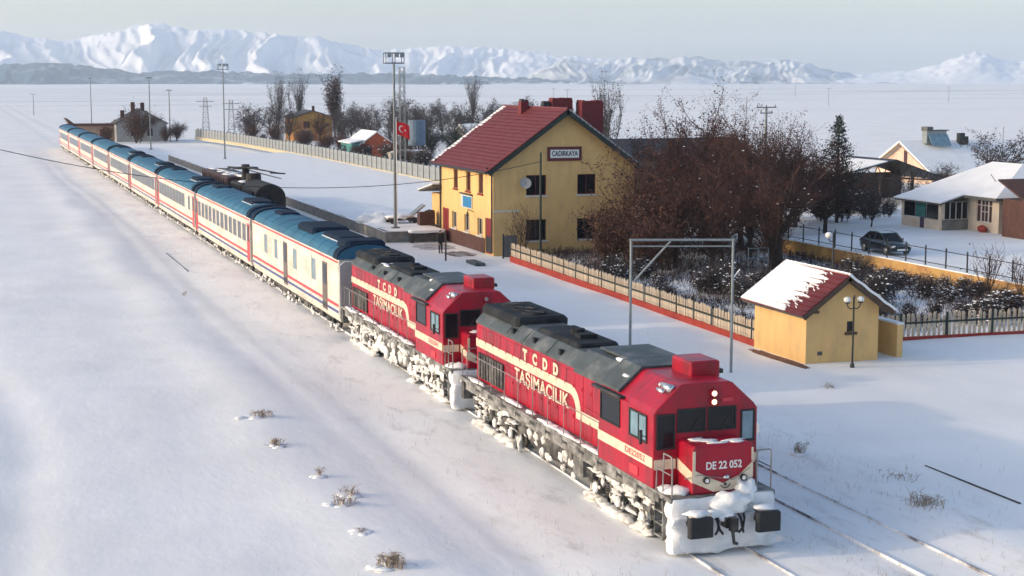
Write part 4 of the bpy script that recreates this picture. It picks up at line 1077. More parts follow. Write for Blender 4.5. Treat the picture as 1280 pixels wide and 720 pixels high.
# ------------------------------------------------------------------ picket fences
def picket_fence(name, label, p0, p1, h, spacing, wd, red_h, seed, post_every=10, side=1):
    p0, p1 = Vector(p0), Vector(p1); L = (p1 - p0).length; u = (p1 - p0).normalized()
    rz = math.atan2(u.y, u.x)
    t = thing(name, label, 'fence', p0, rz, 'picket fences of the station garden')
    rnd = random.Random(seed)
    n = int(L / spacing)
    protos = []
    for k in range(4):
        w = wd * rnd.uniform(.9, 1.08); hh = h * rnd.uniform(.95, 1.04)
        me = MB().prism([(-w / 2, red_h), (w / 2, red_h), (w / 2, hh - .08), (0, hh), (-w / 2, hh - .08)], 'y', -.02, .02)
        protos.append(me)
    pr = None
    meshes = []
    for q in protos:
        o = q.build('picket', M['picket'], t); meshes.append(o)
    for k in range(n):
        src = meshes[k % 4] if k < 4 else None
        x = (k + .5) * spacing + rnd.uniform(-.012, .012)
        o = meshes[k] if k < 4 else share(meshes[rnd.randint(0, 3)], (0, 0, 0), t)
        o.location = (x, rnd.uniform(-.008, .008), rnd.uniform(-.04, .03)); o.rotation_euler = (0, rnd.gauss(0, .03), 0)
    s = side
    MB().box(0, L, s * .05 - .03, s * .05 + .03, h * .62, h * .62 + .09).build('rail', M['fence_green'], t)
    MB().box(0, L, -.10, .10, -.3, red_h).build('red_base', M['fence_red'], t)
    for k in range(int(L / (spacing * post_every)) + 1):
        x = min(k * spacing * post_every, L - .05)
        MB().box(x - .05, x + .05, -s * .04 - .05 - .04, -s * .04 + .01, -.2, h * 1.02).build('post', M['fence_green'], t)
    return t
# u along the fence; -Y local is the outside for the long fence walked from far to near
picket_fence('picket_fence', 'long cream picket fence on a red base, from station corner to yellow hut', (36.9, 107.0, 0), (35.95, 67.9, 0), 1.32, .175, .125, .36, 1, 13, side=-1)
picket_fence('picket_fence', 'shaded pale picket fence running right from the yellow hut', (41.1, 67.5, 0), (60.5, 66.8, 0), 1.32, .29, .15, .16, 2, 9, side=-1)
t = thing('gate', 'grey board gate between station corner and picket fence', 'gate', (37.0, 108.9, 0))
for k in range(6): MB().box(k * .17, k * .17 + .15, -.03, .03, .05, 1.62 + .05 * (k % 2)).build('board', M['brown_grey'] if 'brown_grey' in M else M.setdefault('brown_grey', mat('grey_board', (.13, .125, .115), .85, var=.25, stretch=(5, 5, .5), scale=3)), t)
MB().box(0, 1.0, .03, .08, .5, .6).build('rail', M['fence_green'], t)
MB().box(-.1, -.005, -.06, .06, -.2, 1.75).build('post', M['fence_green'], t)

# ------------------------------------------------------------------ loading gauge gantry
t = thing('gantry', 'grey metal gantry frame with a diagonal brace behind the leading locomotive', 'gantry', (27.5, 63.65, 0))
dx, dy = 4.25, -1.4
for f in (0, 1): MB().tube((dx * f, dy * f, -.3), (dx * f, dy * f, 5.95), .065, .055, 10).build('post', M['grey_metal'], t)
mb = MB(); mb.tube((-.08, .03, 5.9), (dx + .08, dy - .03, 5.9), .055, .055, 8); mb.tube((0, 0, 5.62), (dx, dy, 5.62), .035, .035, 6)
mb.build('beam', M['grey_metal'], t)
MB().tube((.1, -.03, 4.05), (1.65, -.54, 5.85), .045, .045, 8).build('brace', M['grey_metal'], t)
MB().tube((dx, dy, 4.2), (dx + .3, dy - .1, 4.6), .035).build('bracket', M['white'], t)

# ------------------------------------------------------------------ yellow retaining wall with iron railing
YX, YA, YB = 58.1, 108.0, 58.0
t = thing('retaining_wall', 'long ochre retaining wall below the parked car', 'wall', (YX, YB, 0))
MB().box(0, .32, 0, YA - YB, -.3, 1.0).build('wall', M['yellow_dark'], t)
MB().box(-.04, .36, 0, YA - YB, 1.002, 1.07).build('snow_cap', M['snow'], t)
t = thing('railing', 'thin black iron railing on top of the ochre wall', 'railing', (YX + .16, YB, 1.0))
k = 0
while k * 2.25 < YA - YB:
    o = MB(); o.tube((0, k * 2.25, 0), (0, k * 2.25, 1.25), .05, .05, 6); o.tube((0, k * 2.25, 1.25), (0, k * 2.25, 1.42), .07, .0, 6); o.build('post', M['iron'], t); k += 1
for z in (.25, 1.12): MB().box(-.02, .02, 0, YA - YB, z, z + .045).build('rail', M['iron'], t)
t = thing('street_lamp', 'dark garden lamp post with pale globe, rising behind hut roof', 'lamp', (48.4, 82.0, 0))
MB().tube((0, 0, -.2), (0, 0, 3.9), .07, .055, 8).build('post', M['iron'], t)
MB().path([(0, 0, 3.4), (-.25, 0, 3.42), (-.32, 0, 3.6)], .03).build('arm', M['iron'], t)
MB().blob((-.32, 0, 3.78), (.22, .22, .2), 2, 2, 0).build('globe', M['white_globe'], t, smooth=True)
t = thing('garden_trellis', 'pale metal garden trellis beside the thick tree trunk', 'trellis', (49.6, 95.0, 0))
for x in (0, .75, 1.5): MB().tube((x, 0, -.1), (x, 0, 1.7), .035, .035, 6).build('post', M['grey_metal'], t)
for z in (.5, 1.0, 1.65): MB().tube((0, 0, z), (1.5, 0, z), .03, .03, 6).build('rail', M['grey_metal'], t)

# ------------------------------------------------------------------ parked car
def car():
    t = thing('parked_car', 'dark blue car parked in the snowy yard behind iron railing', 'car', (60.7, 93.7, .90), 0)
    paint = mat('car_paint', (.012, .018, .026), .25, var=.15, coat=.6, dirt=(.10, .11, .12), dirt_amt=.3, dirt_scale=2)
    # loft of cross sections along y (front at 0): (y, half width, z bottom, z belt)
    secs = [(0.0, .62, .38, .60), (.12, .78, .26, .70), (.5, .86, .22, .80), (1.1, .88, .20, .90), (2.2, .89, .20, .94), (3.4, .88, .20, .97), (4.0, .85, .24, .95), (4.25, .78, .32, .86), (4.35, .62, .42, .70)]
    vs = []; fs = []
    for y, w, zb, zt in secs:
        vs += [(-w * .92, y, zb), (-w, y, zb + .15), (-w, y, (zb + zt) / 2 + .08), (-w * .9, y, zt), (w * .9, y, zt), (w, y, (zb + zt) / 2 + .08), (w, y, zb + .15), (w * .92, y, zb)]
    for i in range(len(secs) - 1):
        for k in range(8):
            j = (k + 1) % 8; fs.append((i * 8 + k, i * 8 + j, i * 8 + 8 + j, i * 8 + 8 + k))
    fs += [tuple(range(8)), tuple(range((len(secs) - 1) * 8, len(secs) * 8))[::-1]]
    mb = MB(); mb.add(vs, fs); b = mb.build('body', paint, t, smooth=True, bevel=0)
    cs = [(1.05, .74, .88), (1.75, .62, 1.40), (2.4, .60, 1.47), (3.2, .60, 1.44), (3.95, .70, .95)]
    lowz = [.86, .92, .93, .94, .93]
    mb = MB(); vs = []; fs = []
    for (y, w, z), lz in zip(cs, lowz): vs += [(-.80, y, lz), (-w, y, z), (w, y, z), (.80, y, lz)]
    for i in range(len(cs) - 1):
        for k in range(3): fs.append((i * 4 + k, i * 4 + k + 1, i * 4 + 5 + k, i * 4 + 4 + k))
    mb.add(vs, fs); g = mb.build('greenhouse', M['glass'], t)
    mb = MB(); vs = []
    for (y, w, z) in cs[1:4]: vs += [(-w - .01, y, z + .012), (w + .01, y, z + .012)]
    mb.add(vs, [(0, 1, 3, 2), (2, 3, 5, 4)])
    for s in (-1, 1):
        for i in range(4): mb.tube((s * cs[i][1], cs[i][0], cs[i][2]), (s * cs[i + 1][1], cs[i + 1][0], cs[i + 1][2]), .035, .035, 6)
        for y in (2.35,): mb.tube((s * .80, y, .92), (s * .605, y, 1.46), .04, .04, 6)
    mb.build('roof', paint, t)
    MB().blob((0, 2.5, 1.485), (.5, .75, .03), 3, 2, .2).build('roof_snow', M['snow'], t, smooth=True) if False else None
    for y in (.78, 3.5):
        for s in (-1, 1):
            w = MB().tube((s * .70, y, .31), (s * .90, y, .31), .31, .31, 20).build('wheel', M['rubber'], t)
            MB().tube((s * .895, y, .31), (s * .915, y, .31), .2, .17, 14).build('rim', M['chrome'], w)
    for s in (-1, 1):
        MB().blob((s * .62, .1, .62), (.16, .1, .08), 1, 2, 0).build('headlight', M['white_globe'], t, smooth=True)
        MB().blob((s * .66, 4.3, .74), (.13, .06, .09), 1, 2, 0).build('tail_light', M['door_red'], t, smooth=True)
        MB().box(s * .92 - .08, s * .92 + .08, 1.4, 1.5, .92, 1.04).build('mirror', paint, t)
    MB().box(-.4, .4, -.03, .03, .34, .46).build('number_plate', M['white'], t)
    MB().box(-.45, .45, -.012, .06, .5, .58).build('grille', M['iron'], t)
car()

# ------------------------------------------------------------------ house on the right with porch
def porch_house():
    Z = .88
    t = thing('house', 'cream house with snowy hipped roof and glazed porch on the right', 'house', (76.6, 104.9, Z))
    mb = MB(); wall(mb, (0, 4.2, 0), (0, -1, 0), 4.2, 2.75, [(1.2, 3.3, .75, 2.55)], .25)
    mb.box(.25, 9.5, 0, .25, 0, 2.75); mb.box(9.25, 9.5, .25, 9.6, 0, 2.75); mb.box(0, 9.25, 9.35, 9.6, 0, 2.75); mb.box(0, .25, 4.2, 9.35, 0, 2.75)
    mb.build('wall', M['plaster'], t)
    inset_window(t, (0, 4.2, 0), (0, -1, 0), 1.2, 1.75, .75, 2.55, M['window_white'], M['glass_brown'], .08, .05, trans=(2.1,))
    inset_window(t, (0, 4.2, 0), (0, -1, 0), 1.77, 2.75, .75, 2.55, M['window_white'], M['glass_brown'], .08, .08, mull=(2.26,), trans=(1.6, 2.1))
    inset_window(t, (0, 4.2, 0), (0, -1, 0), 2.77, 3.3, .75, 2.55, M['window_white'], M['glass_brown'], .08, .05, trans=(2.1,))
    MB().blob((-.35, 1.6, .25), (.35, .5, .3), 4, 2, .3).build('brick_heap', M['fence_red'], t)
    # porch
    P = MB()
    P.box(-2.6, -2.45, 4.0, 9.6, 0, .82); P.build('porch_wall', M['plaster'], t)
    MB().box(-2.44, -.01, 4.0, 4.15, 0, .82).build('porch_wall', M['concrete'], t)  # front of the same low wall, its shade put into the darker grey
    MB().box(-2.62, -2.3, 3.9, 4.3, .822, 2.3).build('porch_column', M['plaster'], t)
    MB().box(-2.62, -2.3, 9.3, 9.62, .822, 2.3).build('porch_column', M['plaster'], t)
    MB().box(-2.61, -2.44, 6.3, 6.9, -.01, .9).build('porch_gate', mat('purple_gate', (.06, .03, .07), .7), t)
    for k in range(4):
        w = framed_window(t, (-2.3, 4.0, 0), (1, 0, 0), .02 + k * .56, .50 + k * .56, .9, 2.25, M['glass'], M['window_white'], .03, .03)
    for k in range(3):
        framed_window(t, (-2.55, 9.3, 0), (0, -1, 0), .1 + k * 1.6, 1.5 + k * 1.6, .9, 2.2, M['teal_glass'] if k == 1 else M['glass'], M['iron'], .04, .03)
    # roofs with thick snow
    def snowroof(e, r0, r1, ez, rz, nm):
        (x0, x1, y0, y1) = e
        a, b, c, d = (x0, y0, ez), (x1, y0, ez), (x1, y1, ez), (x0, y1, ez)
        vs = [a, b, c, d, (r0[0], r0[1], rz), (r1[0], r1[1], rz)]
        vs = vs + [(p[0], p[1], ez - .2) for p in (a, b, c, d)]
        mb = MB(); mb.m = 0; mb.add(vs, [(0, 1, 4), (1, 2, 5, 4), (2, 3, 5), (3, 0, 4, 5)]); mb.m = 1; mb.add(vs, [(0, 6, 7, 1), (1, 7, 8, 2), (2, 8, 9, 3), (3, 9, 6, 0), (6, 9, 8, 7)])
        return mb.build(nm, [M['snow'], M['soffit']], t)
    rf = snowroof((-.9, 10.3, -.8, 10.6), (4.6, 3.4), (4.6, 7.4), 2.86, 5.25, 'roof')
    mb = MB(); slab(mb, (-3.1, 3.4, 2.32), (-3.1, 10.2, 2.32), (-.5, 10.2, 3.05), (-.5, 3.4, 3.05), .12); pr = mb.build('porch_roof', M['snow'], t, bevel=.03)
    mb = MB(); slab(mb, (-3.05, 3.45, 2.18), (-3.05, 10.15, 2.18), (-.5, 10.15, 2.9), (-.5, 3.45, 2.9), .1); mb.build('soffit', M['soffit'], pr)
    MB().tube((1.6, 2.6, 3.8), (1.2, 2.9, 4.5), .03, .03).build('roof_pole', M['iron'], rf)
M['teal_glass'] = mat('teal_glass', (.03, .16, .14), .25, var=.3)
porch_house()

# ------------------------------------------------------------------ gabled house behind with solar water heater
t = thing('house', 'pale gabled house with solar water heater on its snowy roof', 'house', (106, 158, 0))
mb = MB(); mb.box(0, 18, 0, 12, 0, 2.5); mb.prism([(0, 2.5), (12, 2.5), (6, 5.45)], 'x', 0, 18); mb.build('wall', mat('pink_plaster', (.66, .50, .38), .85, var=.08, scale=.6, dirt=(.45, .3, .25), dirt_amt=.4, dirt_scale=.4), t)
MB().box(-.04, .02, 5.2, 5.9, 3.1, 4.6).build('window', M['glass_brown'], t)
mb = MB(); slab(mb, (-.7, -.9, 2.25), (19, -.9, 2.25), (19, 6, 5.75), (-.7, 6, 5.75), .2); slab(mb, (-.7, 6.001, 5.75), (19, 6.001, 5.75), (19, 12.9, 2.25), (-.7, 12.9, 2.25), .2)
rf = mb.build('roof', M['snow'], t)
mb = MB(); slab(mb, (-.72, -.85, 2.1), (-.4, -.85, 2.1), (-.4, 6, 5.55), (-.72, 6, 5.55), .16); slab(mb, (-.72, 6.001, 5.55), (-.4, 6.001, 5.55), (-.4, 12.85, 2.1), (-.72, 12.85, 2.1), .16); mb.build('barge_board', mat('barge_wood', (.30, .24, .18), .8), rf)
MB().box(7.0, 7.7, 4.9, 5.6, 4.9, 6.6).build('chimney', M['iron'], rf)
MB().box(7.75, 8.2, 4.9, 5.4, 4.9, 6.2).build('chimney', M['iron'], rf)
h = MB().box(2.2, 4.9, 4.6, 5.6, 5.4, 6.9).build('solar_heater', M['grey_metal'], rf)
slab(mb := MB(), (2.4, 3.6, 5.2), (5.0, 3.6, 5.2), (5.0, 4.55, 6.5), (2.4, 4.55, 6.5), .08); mb.build('solar_panel', M['glass_blue'], h)
MB().box(2.1, 2.9, 4.4, 5.7, 6.902, 7.4).build('water_tank', M['soffit'], h)
MB().box(2.9, 5.2, 4.5, 5.7, 6.902, 7.02).build('tank_shelf', M['soffit'], h)

# ------------------------------------------------------------------ open shed with roof trusses
t = thing('open_shed', 'dark open shed with bare roof trusses behind the garden', 'shed', (80.5, 134, .3))
mb = MB(); slab(mb, (-.6, -.6, 3.7), (-.6, 8, 3.7), (5.0, 8, 4.95), (5.0, -.6, 4.95), .1); slab(mb, (5.001, -.6, 4.95), (5.001, 8, 4.95), (11.2, 8, 2.85), (11.2, -.6, 2.85), .1); rf = mb.build('roof', M['black'], t)
mb = MB(); slab(mb, (-.65, -.55, 3.78), (-.65, 8, 3.78), (4.0, 8, 4.83), (4.0, -.55, 4.83), .08); mb.build('roof_snow', M['snow'], rf)
for x in (0, 3.6, 7.2, 10.8): MB().box(x - .1, x + .1, -.1, .1, -.3, 3.0 if x > 9 else 3.7).build('post', M['brown_wood'], t)
mb = MB(); mb.tube((-.5, 0, 3.4), (11, 0, 2.8), .08, .08, 5)
for k in range(9):
    x = .4 + k * 1.15; zt = 3.75 + min(x, 5) * .22 - max(x - 5, 0) * .36
    mb.tube((x, 0, 3.35 - k * .06), (x + .55, 0, zt), .05, .05, 4); mb.tube((x + .55, 0, zt), (x + 1.1, 0, 3.3 - k * .06), .05, .05, 4)
mb.build('truss', M['brown_wood'], t)
MB().box(0, 11, 7.8, 8, -.3, 3.2).build('back_wall', M['brown_wood'], t)

# brown board shed at the right edge
t = thing('board_shed', 'dark brown board shed at right edge, beside the porch house', 'shed', (75.7, 100.2, .88))
for k in range(26): MB().box(k * .25, k * .25 + .235, .0, .06, 0, 2.75 + .0 * k).build('board', M['plinth'], t)
MB().box(0, 6.5, .065, 3.0, 0, 2.9).build('shed_body', M['plinth'], t)
mb = MB(); slab(mb, (-.3, -.35, 2.85), (6.8, -.35, 2.85), (6.8, 3.3, 4.4), (-.3, 3.3, 4.4), .12); rf = mb.build('roof', M['plinth'], t)

# dark roofed building behind the station
t = thing('outbuilding', 'long low outbuilding with dark roof behind the station', 'building', (57, 148, 0))
MB().box(0, 20, 0, 7, 0, 5.2).build('wall', M['concrete'], t)
mb = MB(); slab(mb, (-.5, -.5, 5.1), (20.5, -.5, 5.1), (20.5, 3.5, 6.9), (-.5, 3.5, 6.9), .15); slab(mb, (-.5, 3.501, 6.9), (20.5, 3.501, 6.9), (20.5, 7.5, 5.1), (-.5, 7.5, 5.1), .15); mb.build('roof', mat('dark_roof', (.035, .035, .04), .7, var=.2), t)
# ------------------------------------------------------------------ vegetation
M['bark'] = mat('bark', (.045, .030, .022), .9, var=.3, scale=6, bump=.4, bscale=20)
M['twig_red'] = mat('twig_red', (.055, .026, .020), .9, var=.35, scale=1.2)
M['leaf_red'] = mat('dead_leaf', (.085, .027, .017), .85, var=.55, scale=1.1, dirt=(.035, .021, .022), dirt_amt=.8, dirt_scale=.8)
M['leaf_brown'] = mat('brown_leaf', (.09, .036, .02), .85, var=.5, scale=1.3, dirt=(.05, .02, .015), dirt_amt=.8, dirt_scale=.9)
M['twig_grey'] = mat('twig_grey', (.055, .048, .050), .9, var=.3, scale=1.2)
M['twig_dark'] = mat('twig_dark', (.045, .034, .034), .9, var=.3, scale=1.2)
M['needle'] = mat('needle', (.014, .032, .022), .8, var=.4, scale=2.0)
M['needle2'] = mat('dark_leaf', (.012, .022, .014), .8, var=.4, scale=2.0)
M['straw'] = mat('straw', (.33, .26, .20), .9, var=.3, scale=3)

def grow(rnd, H, trunk_h, r0, spread, nlimb, levels=3, up=.35, droop=0., twig=.5, sub=(5, 5, 5), narrow=False, stems=1):
    """segments (p, q, r0, r1, level) of a bare tree"""
    segs = []; tips = []
    def branch(p, d, L, r, lev):
        steps = 3 if lev < 2 else 2
        for s in range(steps):
            d = (d + Vector((rnd.gauss(0, .16), rnd.gauss(0, .16), rnd.gauss(0, .1) + up * .22 - droop * .1 * lev))).normalized()
            q = p + d * (L / steps); r2 = r * (.78 if lev < levels else .6)
            segs.append((p, q, r, r2, lev)); 
            if lev >= 2: tips.append((p.lerp(q, rnd.random()), lev))
            if lev < levels:
                n = sub[min(lev, len(sub) - 1)]
                for k in range(max(1, int(round(n / steps + rnd.uniform(-.4, .4))))):
                    a = rnd.uniform(0, 2 * math.pi); sp = rnd.uniform(.45, 1.0) * (.4 if narrow else 1)
                    side = Vector((math.cos(a), math.sin(a), rnd.uniform(-.25, .5)))
                    side = (side - d * side.dot(d)).normalized()
                    nd = (d * math.cos(sp) + side * math.sin(sp)).normalized()
                    branch(p.lerp(q, rnd.uniform(.3, 1)), nd, L * rnd.uniform(.42, .68), r2 * .6, lev + 1)
            p, r = q, r2
    for st in range(stems):
        off = Vector((rnd.uniform(-.35, .35), rnd.uniform(-.35, .35), 0)) * (stems > 1)
        p = Vector((0, 0, -.25)) + off; d = Vector((rnd.gauss(0, .06 + .2 * (stems > 1)), rnd.gauss(0, .06 + .2 * (stems > 1)), 1)).normalized(); r = r0
        for s in range(3):
            q = p + d * ((trunk_h + .25) / 3); segs.append((p, q, r, r * .9, 0)); p, r = q, r * .9
            d = (d + Vector((rnd.gauss(0, .06), rnd.gauss(0, .06), .05))).normalized()
        for k in range(nlimb):
            a = 2 * math.pi * (k + rnd.uniform(-.3, .3)) / nlimb; sp = rnd.uniform(.25, 1.0) * spread
            if k == 0: sp *= .2
            nd = Vector((math.cos(a) * math.sin(sp), math.sin(a) * math.sin(sp), math.cos(sp)))
            branch(p - d * rnd.uniform(0, trunk_h * .25), nd, (H - trunk_h) * rnd.uniform(.5, .72), r * .62, 1)
    return segs, tips
def tree_meshes(seed, leaf=0, leaf_size=.14, snow=0, min_r=.010, tmat='bark', cmat='twig_red', lmat='leaf_red', scatter=.22, **kw):
    rnd = random.Random(seed)
    segs, tips = grow(rnd, **kw)
    tr = MB(); cr = MB()
    for p, q, a, b, lev in segs:
        if lev <= 1: tr.tube(p, q, max(a, .02), max(b, .015), 7 if lev == 0 else 5, cap=False)
        else: cr.tube(p, q, max(a, min_r), max(b, min_r * .7), 3, cap=False)
    cr.m = 1
    for k in range(leaf):
        p, lev = rnd.choice(tips)
        c = p + Vector((rnd.gauss(0, scatter), rnd.gauss(0, scatter), rnd.gauss(0, scatter)))
        u = Vector((rnd.gauss(0, 1), rnd.gauss(0, 1), rnd.gauss(0, .6))).normalized(); v = u.cross(Vector((rnd.gauss(0, 1), rnd.gauss(0, 1), rnd.gauss(0, 1)))).normalized()
        s = leaf_size * rnd.uniform(.5, 1.2)
        cr.add([c - u * s, c + v * s * .45, c + u * s, c - v * s * .45], [(0, 1, 2, 3)])
    cr.m = 2
    for k in range(snow):
        p, lev = rnd.choice(tips)
        s = rnd.uniform(.05, .14)
        cr.add([p + Vector((-s, -s * .5, .03)), p + Vector((s, -s * .6, .03)), p + Vector((s * .8, s * .6, .05)), p + Vector((-s * .7, s * .6, .04)), p + Vector((0, 0, .10))], [(0, 1, 4), (1, 2, 4), (2, 3, 4), (3, 0, 4), (3, 2, 1, 0)])
    a = tr.build('trunk', M[tmat], None); b = cr.build('crown', [M[cmat], M[lmat], M['snow']], None)
    return a, b
VAR = {}
def variant(key, **kw):
    a, b = tree_meshes(**kw); VAR[key] = (a.data, b.data)
    bpy.data.objects.remove(a); bpy.data.objects.remove(b)
def plant(key, name, label, cat, x, y, s=1.0, rz=0, group=None, sz=None, z=None):
    t = thing(name, label, cat, (x, y, gz(x, y) - .02 if z is None else z), rz, group)
    t.scale = (s, s, sz or s)
    for nm, me in zip(('trunk', 'crown'), VAR[key]):
        o = bpy.data.objects.new(nm, me); COL.objects.link(o); o.parent = t
    return t
dense = dict(H=10, r0=.30, spread=1.15, nlimb=10, up=.4)
variant('red_a', seed=1, leaf=8332, leaf_size=.095, snow=14, trunk_h=1.6, sub=(6, 7, 6), **dense)
variant('red_b', seed=2, leaf=8332, leaf_size=.095, snow=14, trunk_h=2.2, sub=(6, 7, 6), **dense)
variant('red_c', seed=3, leaf=5555, leaf_size=.095, snow=14, trunk_h=2.0, sub=(6, 7, 6), lmat='leaf_brown', **dense)
variant('open', seed=4, leaf=2600, leaf_size=.09, snow=14, trunk_h=3.2, H=10, r0=.5, spread=1.15, nlimb=9, up=.25, sub=(6, 6, 5))
variant('bush_red', seed=5, leaf=5200, leaf_size=.085, trunk_h=.5, H=4, r0=.06, spread=.8, nlimb=5, up=.4, sub=(5, 5, 4), stems=4, lmat='leaf_brown', scatter=.25)
variant('sapling', seed=6, leaf=900, leaf_size=.09, trunk_h=2.2, H=8, r0=.09, spread=.7, nlimb=6, up=.5, sub=(5, 4, 3), lmat='leaf_brown', scatter=.2)
variant('shrub_a', seed=7, leaf=1400, leaf_size=.07, snow=110, trunk_h=.2, H=1.7, r0=.03, spread=1.0, nlimb=6, up=.3, sub=(5, 5, 4), stems=5, cmat='twig_dark', lmat='twig_dark', scatter=.12)
variant('shrub_b', seed=8, leaf=1600, leaf_size=.07, snow=45, trunk_h=.2, H=1.9, r0=.03, spread=.8, nlimb=6, up=.5, sub=(5, 5, 4), stems=5, cmat='twig_grey', lmat='twig_dark', scatter=.12)
variant('grey_a', seed=9, leaf=2600, leaf_size=.13, trunk_h=1.8, H=8, r0=.18, spread=1.1, nlimb=8, up=.35, sub=(6, 5, 5), cmat='twig_grey', lmat='twig_dark', min_r=.016)
variant('grey_b', seed=10, leaf=3200, leaf_size=.13, trunk_h=1.2, H=8, r0=.16, spread=1.0, nlimb=8, up=.5, sub=(6, 6, 5), cmat='twig_dark', lmat='twig_grey', min_r=.016)
variant('poplar', seed=11, leaf=1500, leaf_size=.16, trunk_h=1.6, H=12, r0=.16, spread=.22, nlimb=10, up=1.5, sub=(6, 6, 5), narrow=True, cmat='twig_grey', lmat='twig_grey', min_r=.016, scatter=.2)
variant('poplar_dark', seed=12, leaf=3600, leaf_size=.18, trunk_h=1.2, H=12, r0=.18, spread=.30, nlimb=10, up=1.5, sub=(6, 6, 5), narrow=True, cmat='twig_dark', lmat='twig_red', min_r=.016, scatter=.3)
variant('young', seed=13, leaf=60, leaf_size=.08, trunk_h=.6, H=3.6, r0=.04, spread=.5, nlimb=6, up=.7, sub=(4, 3, 3), cmat='twig_red', stems=2)

GT = 'reddish trees of the station garden'
plant('sapling', 'bare_tree', 'slender brown tree standing right before the station gable', 'tree', 44.2, 101.0, 1.18, .3)
plant('bush_red', 'brown_bush', 'rust brown bush below the station gable windows, nearest the fence', 'bush', 41.4, 100.2, 1.15, 0)
plant('bush_red', 'brown_bush', 'rust brown bush between the slender tree and picket fence', 'bush', 42.3, 95.5, 1.05, 1.8)
plant('red_c', 'garden_tree', 'reddish brown garden tree just right of the station gable', 'tree', 46.6, 103.2, .72, .5)
plant('bush_red', 'brown_bush', 'largest rust brown bush, left of the thicket before the right gable window', 'bush', 45.0, 98.2, 1.5, 2.7)
plant('bush_red', 'brown_bush', 'rust brown bush under the right gable window of the station', 'bush', 45.2, 104.5, 1.25, 4.4)
garden = [
    ('red_a', 49.6, 108.5, .86, 0, 'reddish garden tree touching the right edge of the station roof'),
    ('red_b', 53.0, 115.0, .98, 1.3, 'tall reddish tree at the back of the thicket, left of its highest crown'),
    ('red_a', 57.0, 117.5, 1.06, 2.6, 'tallest reddish brown tree of the thicket right of the station'),
    ('red_b', 50.8, 101.5, .82, 3.9, 'reddish tree in the middle of the thicket above the gantry beam'),
    ('red_c', 56.0, 108.5, .88, 5.2, 'brown tree of the thicket between its tallest tree and the thick trunk'),
    ('red_b', 62.0, 121, 1.0, .2, 'reddish tree at the back of the thicket below the concrete utility pole'),
    ('red_a', 47.6, 96.5, .62, 1.5, 'low reddish tree behind the left post of the gantry'),
    ('red_c', 60.0, 110.5, .84, 2.8, 'brown tree of the thicket behind the thick trunk'),
    ('red_b', 66.5, 119.0, .74, 4.1, 'reddish tree at the right end of the thicket, before the conifer'),
    ('red_c', 51.4, 95.2, .54, 5.4, 'low brown tree between gantry and thick trunked tree'),
    ('red_a', 65.0, 111.5, .66, .6, 'reddish tree right of the thick trunk, behind the iron railing'),
    ('red_b', 48.2, 103.4, .74, 2.2, 'reddish tree at the left front of the thicket, below the station eave'),
    ('red_a', 54.2, 103.6, .74, 3.3, 'reddish tree in front of the thicket, left of the thick trunk'),
    ('red_a', 53.6, 109.5, .9, 4.9, 'reddish tree in the heart of the thicket'),
    ('red_c', 46.2, 99.2, .55, 1.0, 'low brown tree at the left foot of the thicket beside picket fence'),
    ('red_b', 62.5, 115.0, .86, 5.6, 'reddish tree in the right half of the thicket, left of conifer'),
]
for k, x, y, s, r_, lab in garden:
    plant(k, 'garden_tree', lab, 'tree', x, y, s * 1.02, r_, GT, sz=s * 1.16)
plant('open', 'garden_tree', 'thick trunked bare tree standing behind the small yellow hut', 'tree', 52.6, 96.5, .86, 2.2)
plant('grey_b', 'bare_tree', 'dark bare tree between the thick trunk and conifer', 'tree', 68.8, 124.0, .78, .4)
plant('young', 'young_tree', 'young leafless tree in front of left gable window of station', 'tree', 38.6, 109.2, 1.15, 0)
plant('young', 'young_tree', 'leafless young tree before the ochre wall at right', 'tree', 56.6, 78.8, 1.0, 1)
plant('young', 'young_tree', 'leafless young tree at right edge beside the ochre wall', 'tree', 57.0, 76.2, .9, 2)
plant('grey_a', 'bare_tree', 'bare tree behind the snowy roofs at right edge', 'tree', 102.6, 141, 1.05, 1)
plant('grey_a', 'bare_tree', 'bare bush in front of pale gabled house', 'tree', 100, 147, .5, 2)
plant('red_b', 'garden_tree', 'dark red tree at the right edge beside the board shed', 'tree', 82.5, 103, .62, .5)
rnd = random.Random(21)
SH = 'snow dusted shrubs between picket fence and ochre wall'
for i in range(46):
    x = rnd.uniform(42.2, 57.3); y = rnd.uniform(69.5, 88)
    plant(('shrub_a', 'shrub_b')[i % 2], 'shrub', 'snow dusted dark shrub between the picket fence and the ochre wall', 'shrub', x, y, rnd.uniform(.5, 1.05), rnd.uniform(0, 6), SH, sz=rnd.uniform(.45, 1.1))
for i in range(16):
    x = rnd.uniform(38.3, 50); y = rnd.uniform(71, 96)
    plant(('shrub_b', 'shrub_a')[i % 2], 'shrub', 'low bare shrub inside the long picket fence below the trees', 'shrub', x, y, rnd.uniform(.6, 1.0), rnd.uniform(0, 6), 'shrubs inside the long picket fence')
for i in range(9):
    plant('shrub_b', 'shrub', 'frosted shrub along the edge of the open shed', 'shrub', 72 + rnd.uniform(-3, 6), 121 + rnd.uniform(-3, 6), rnd.uniform(.8, 1.3), i, 'frosted shrubs by the open shed')

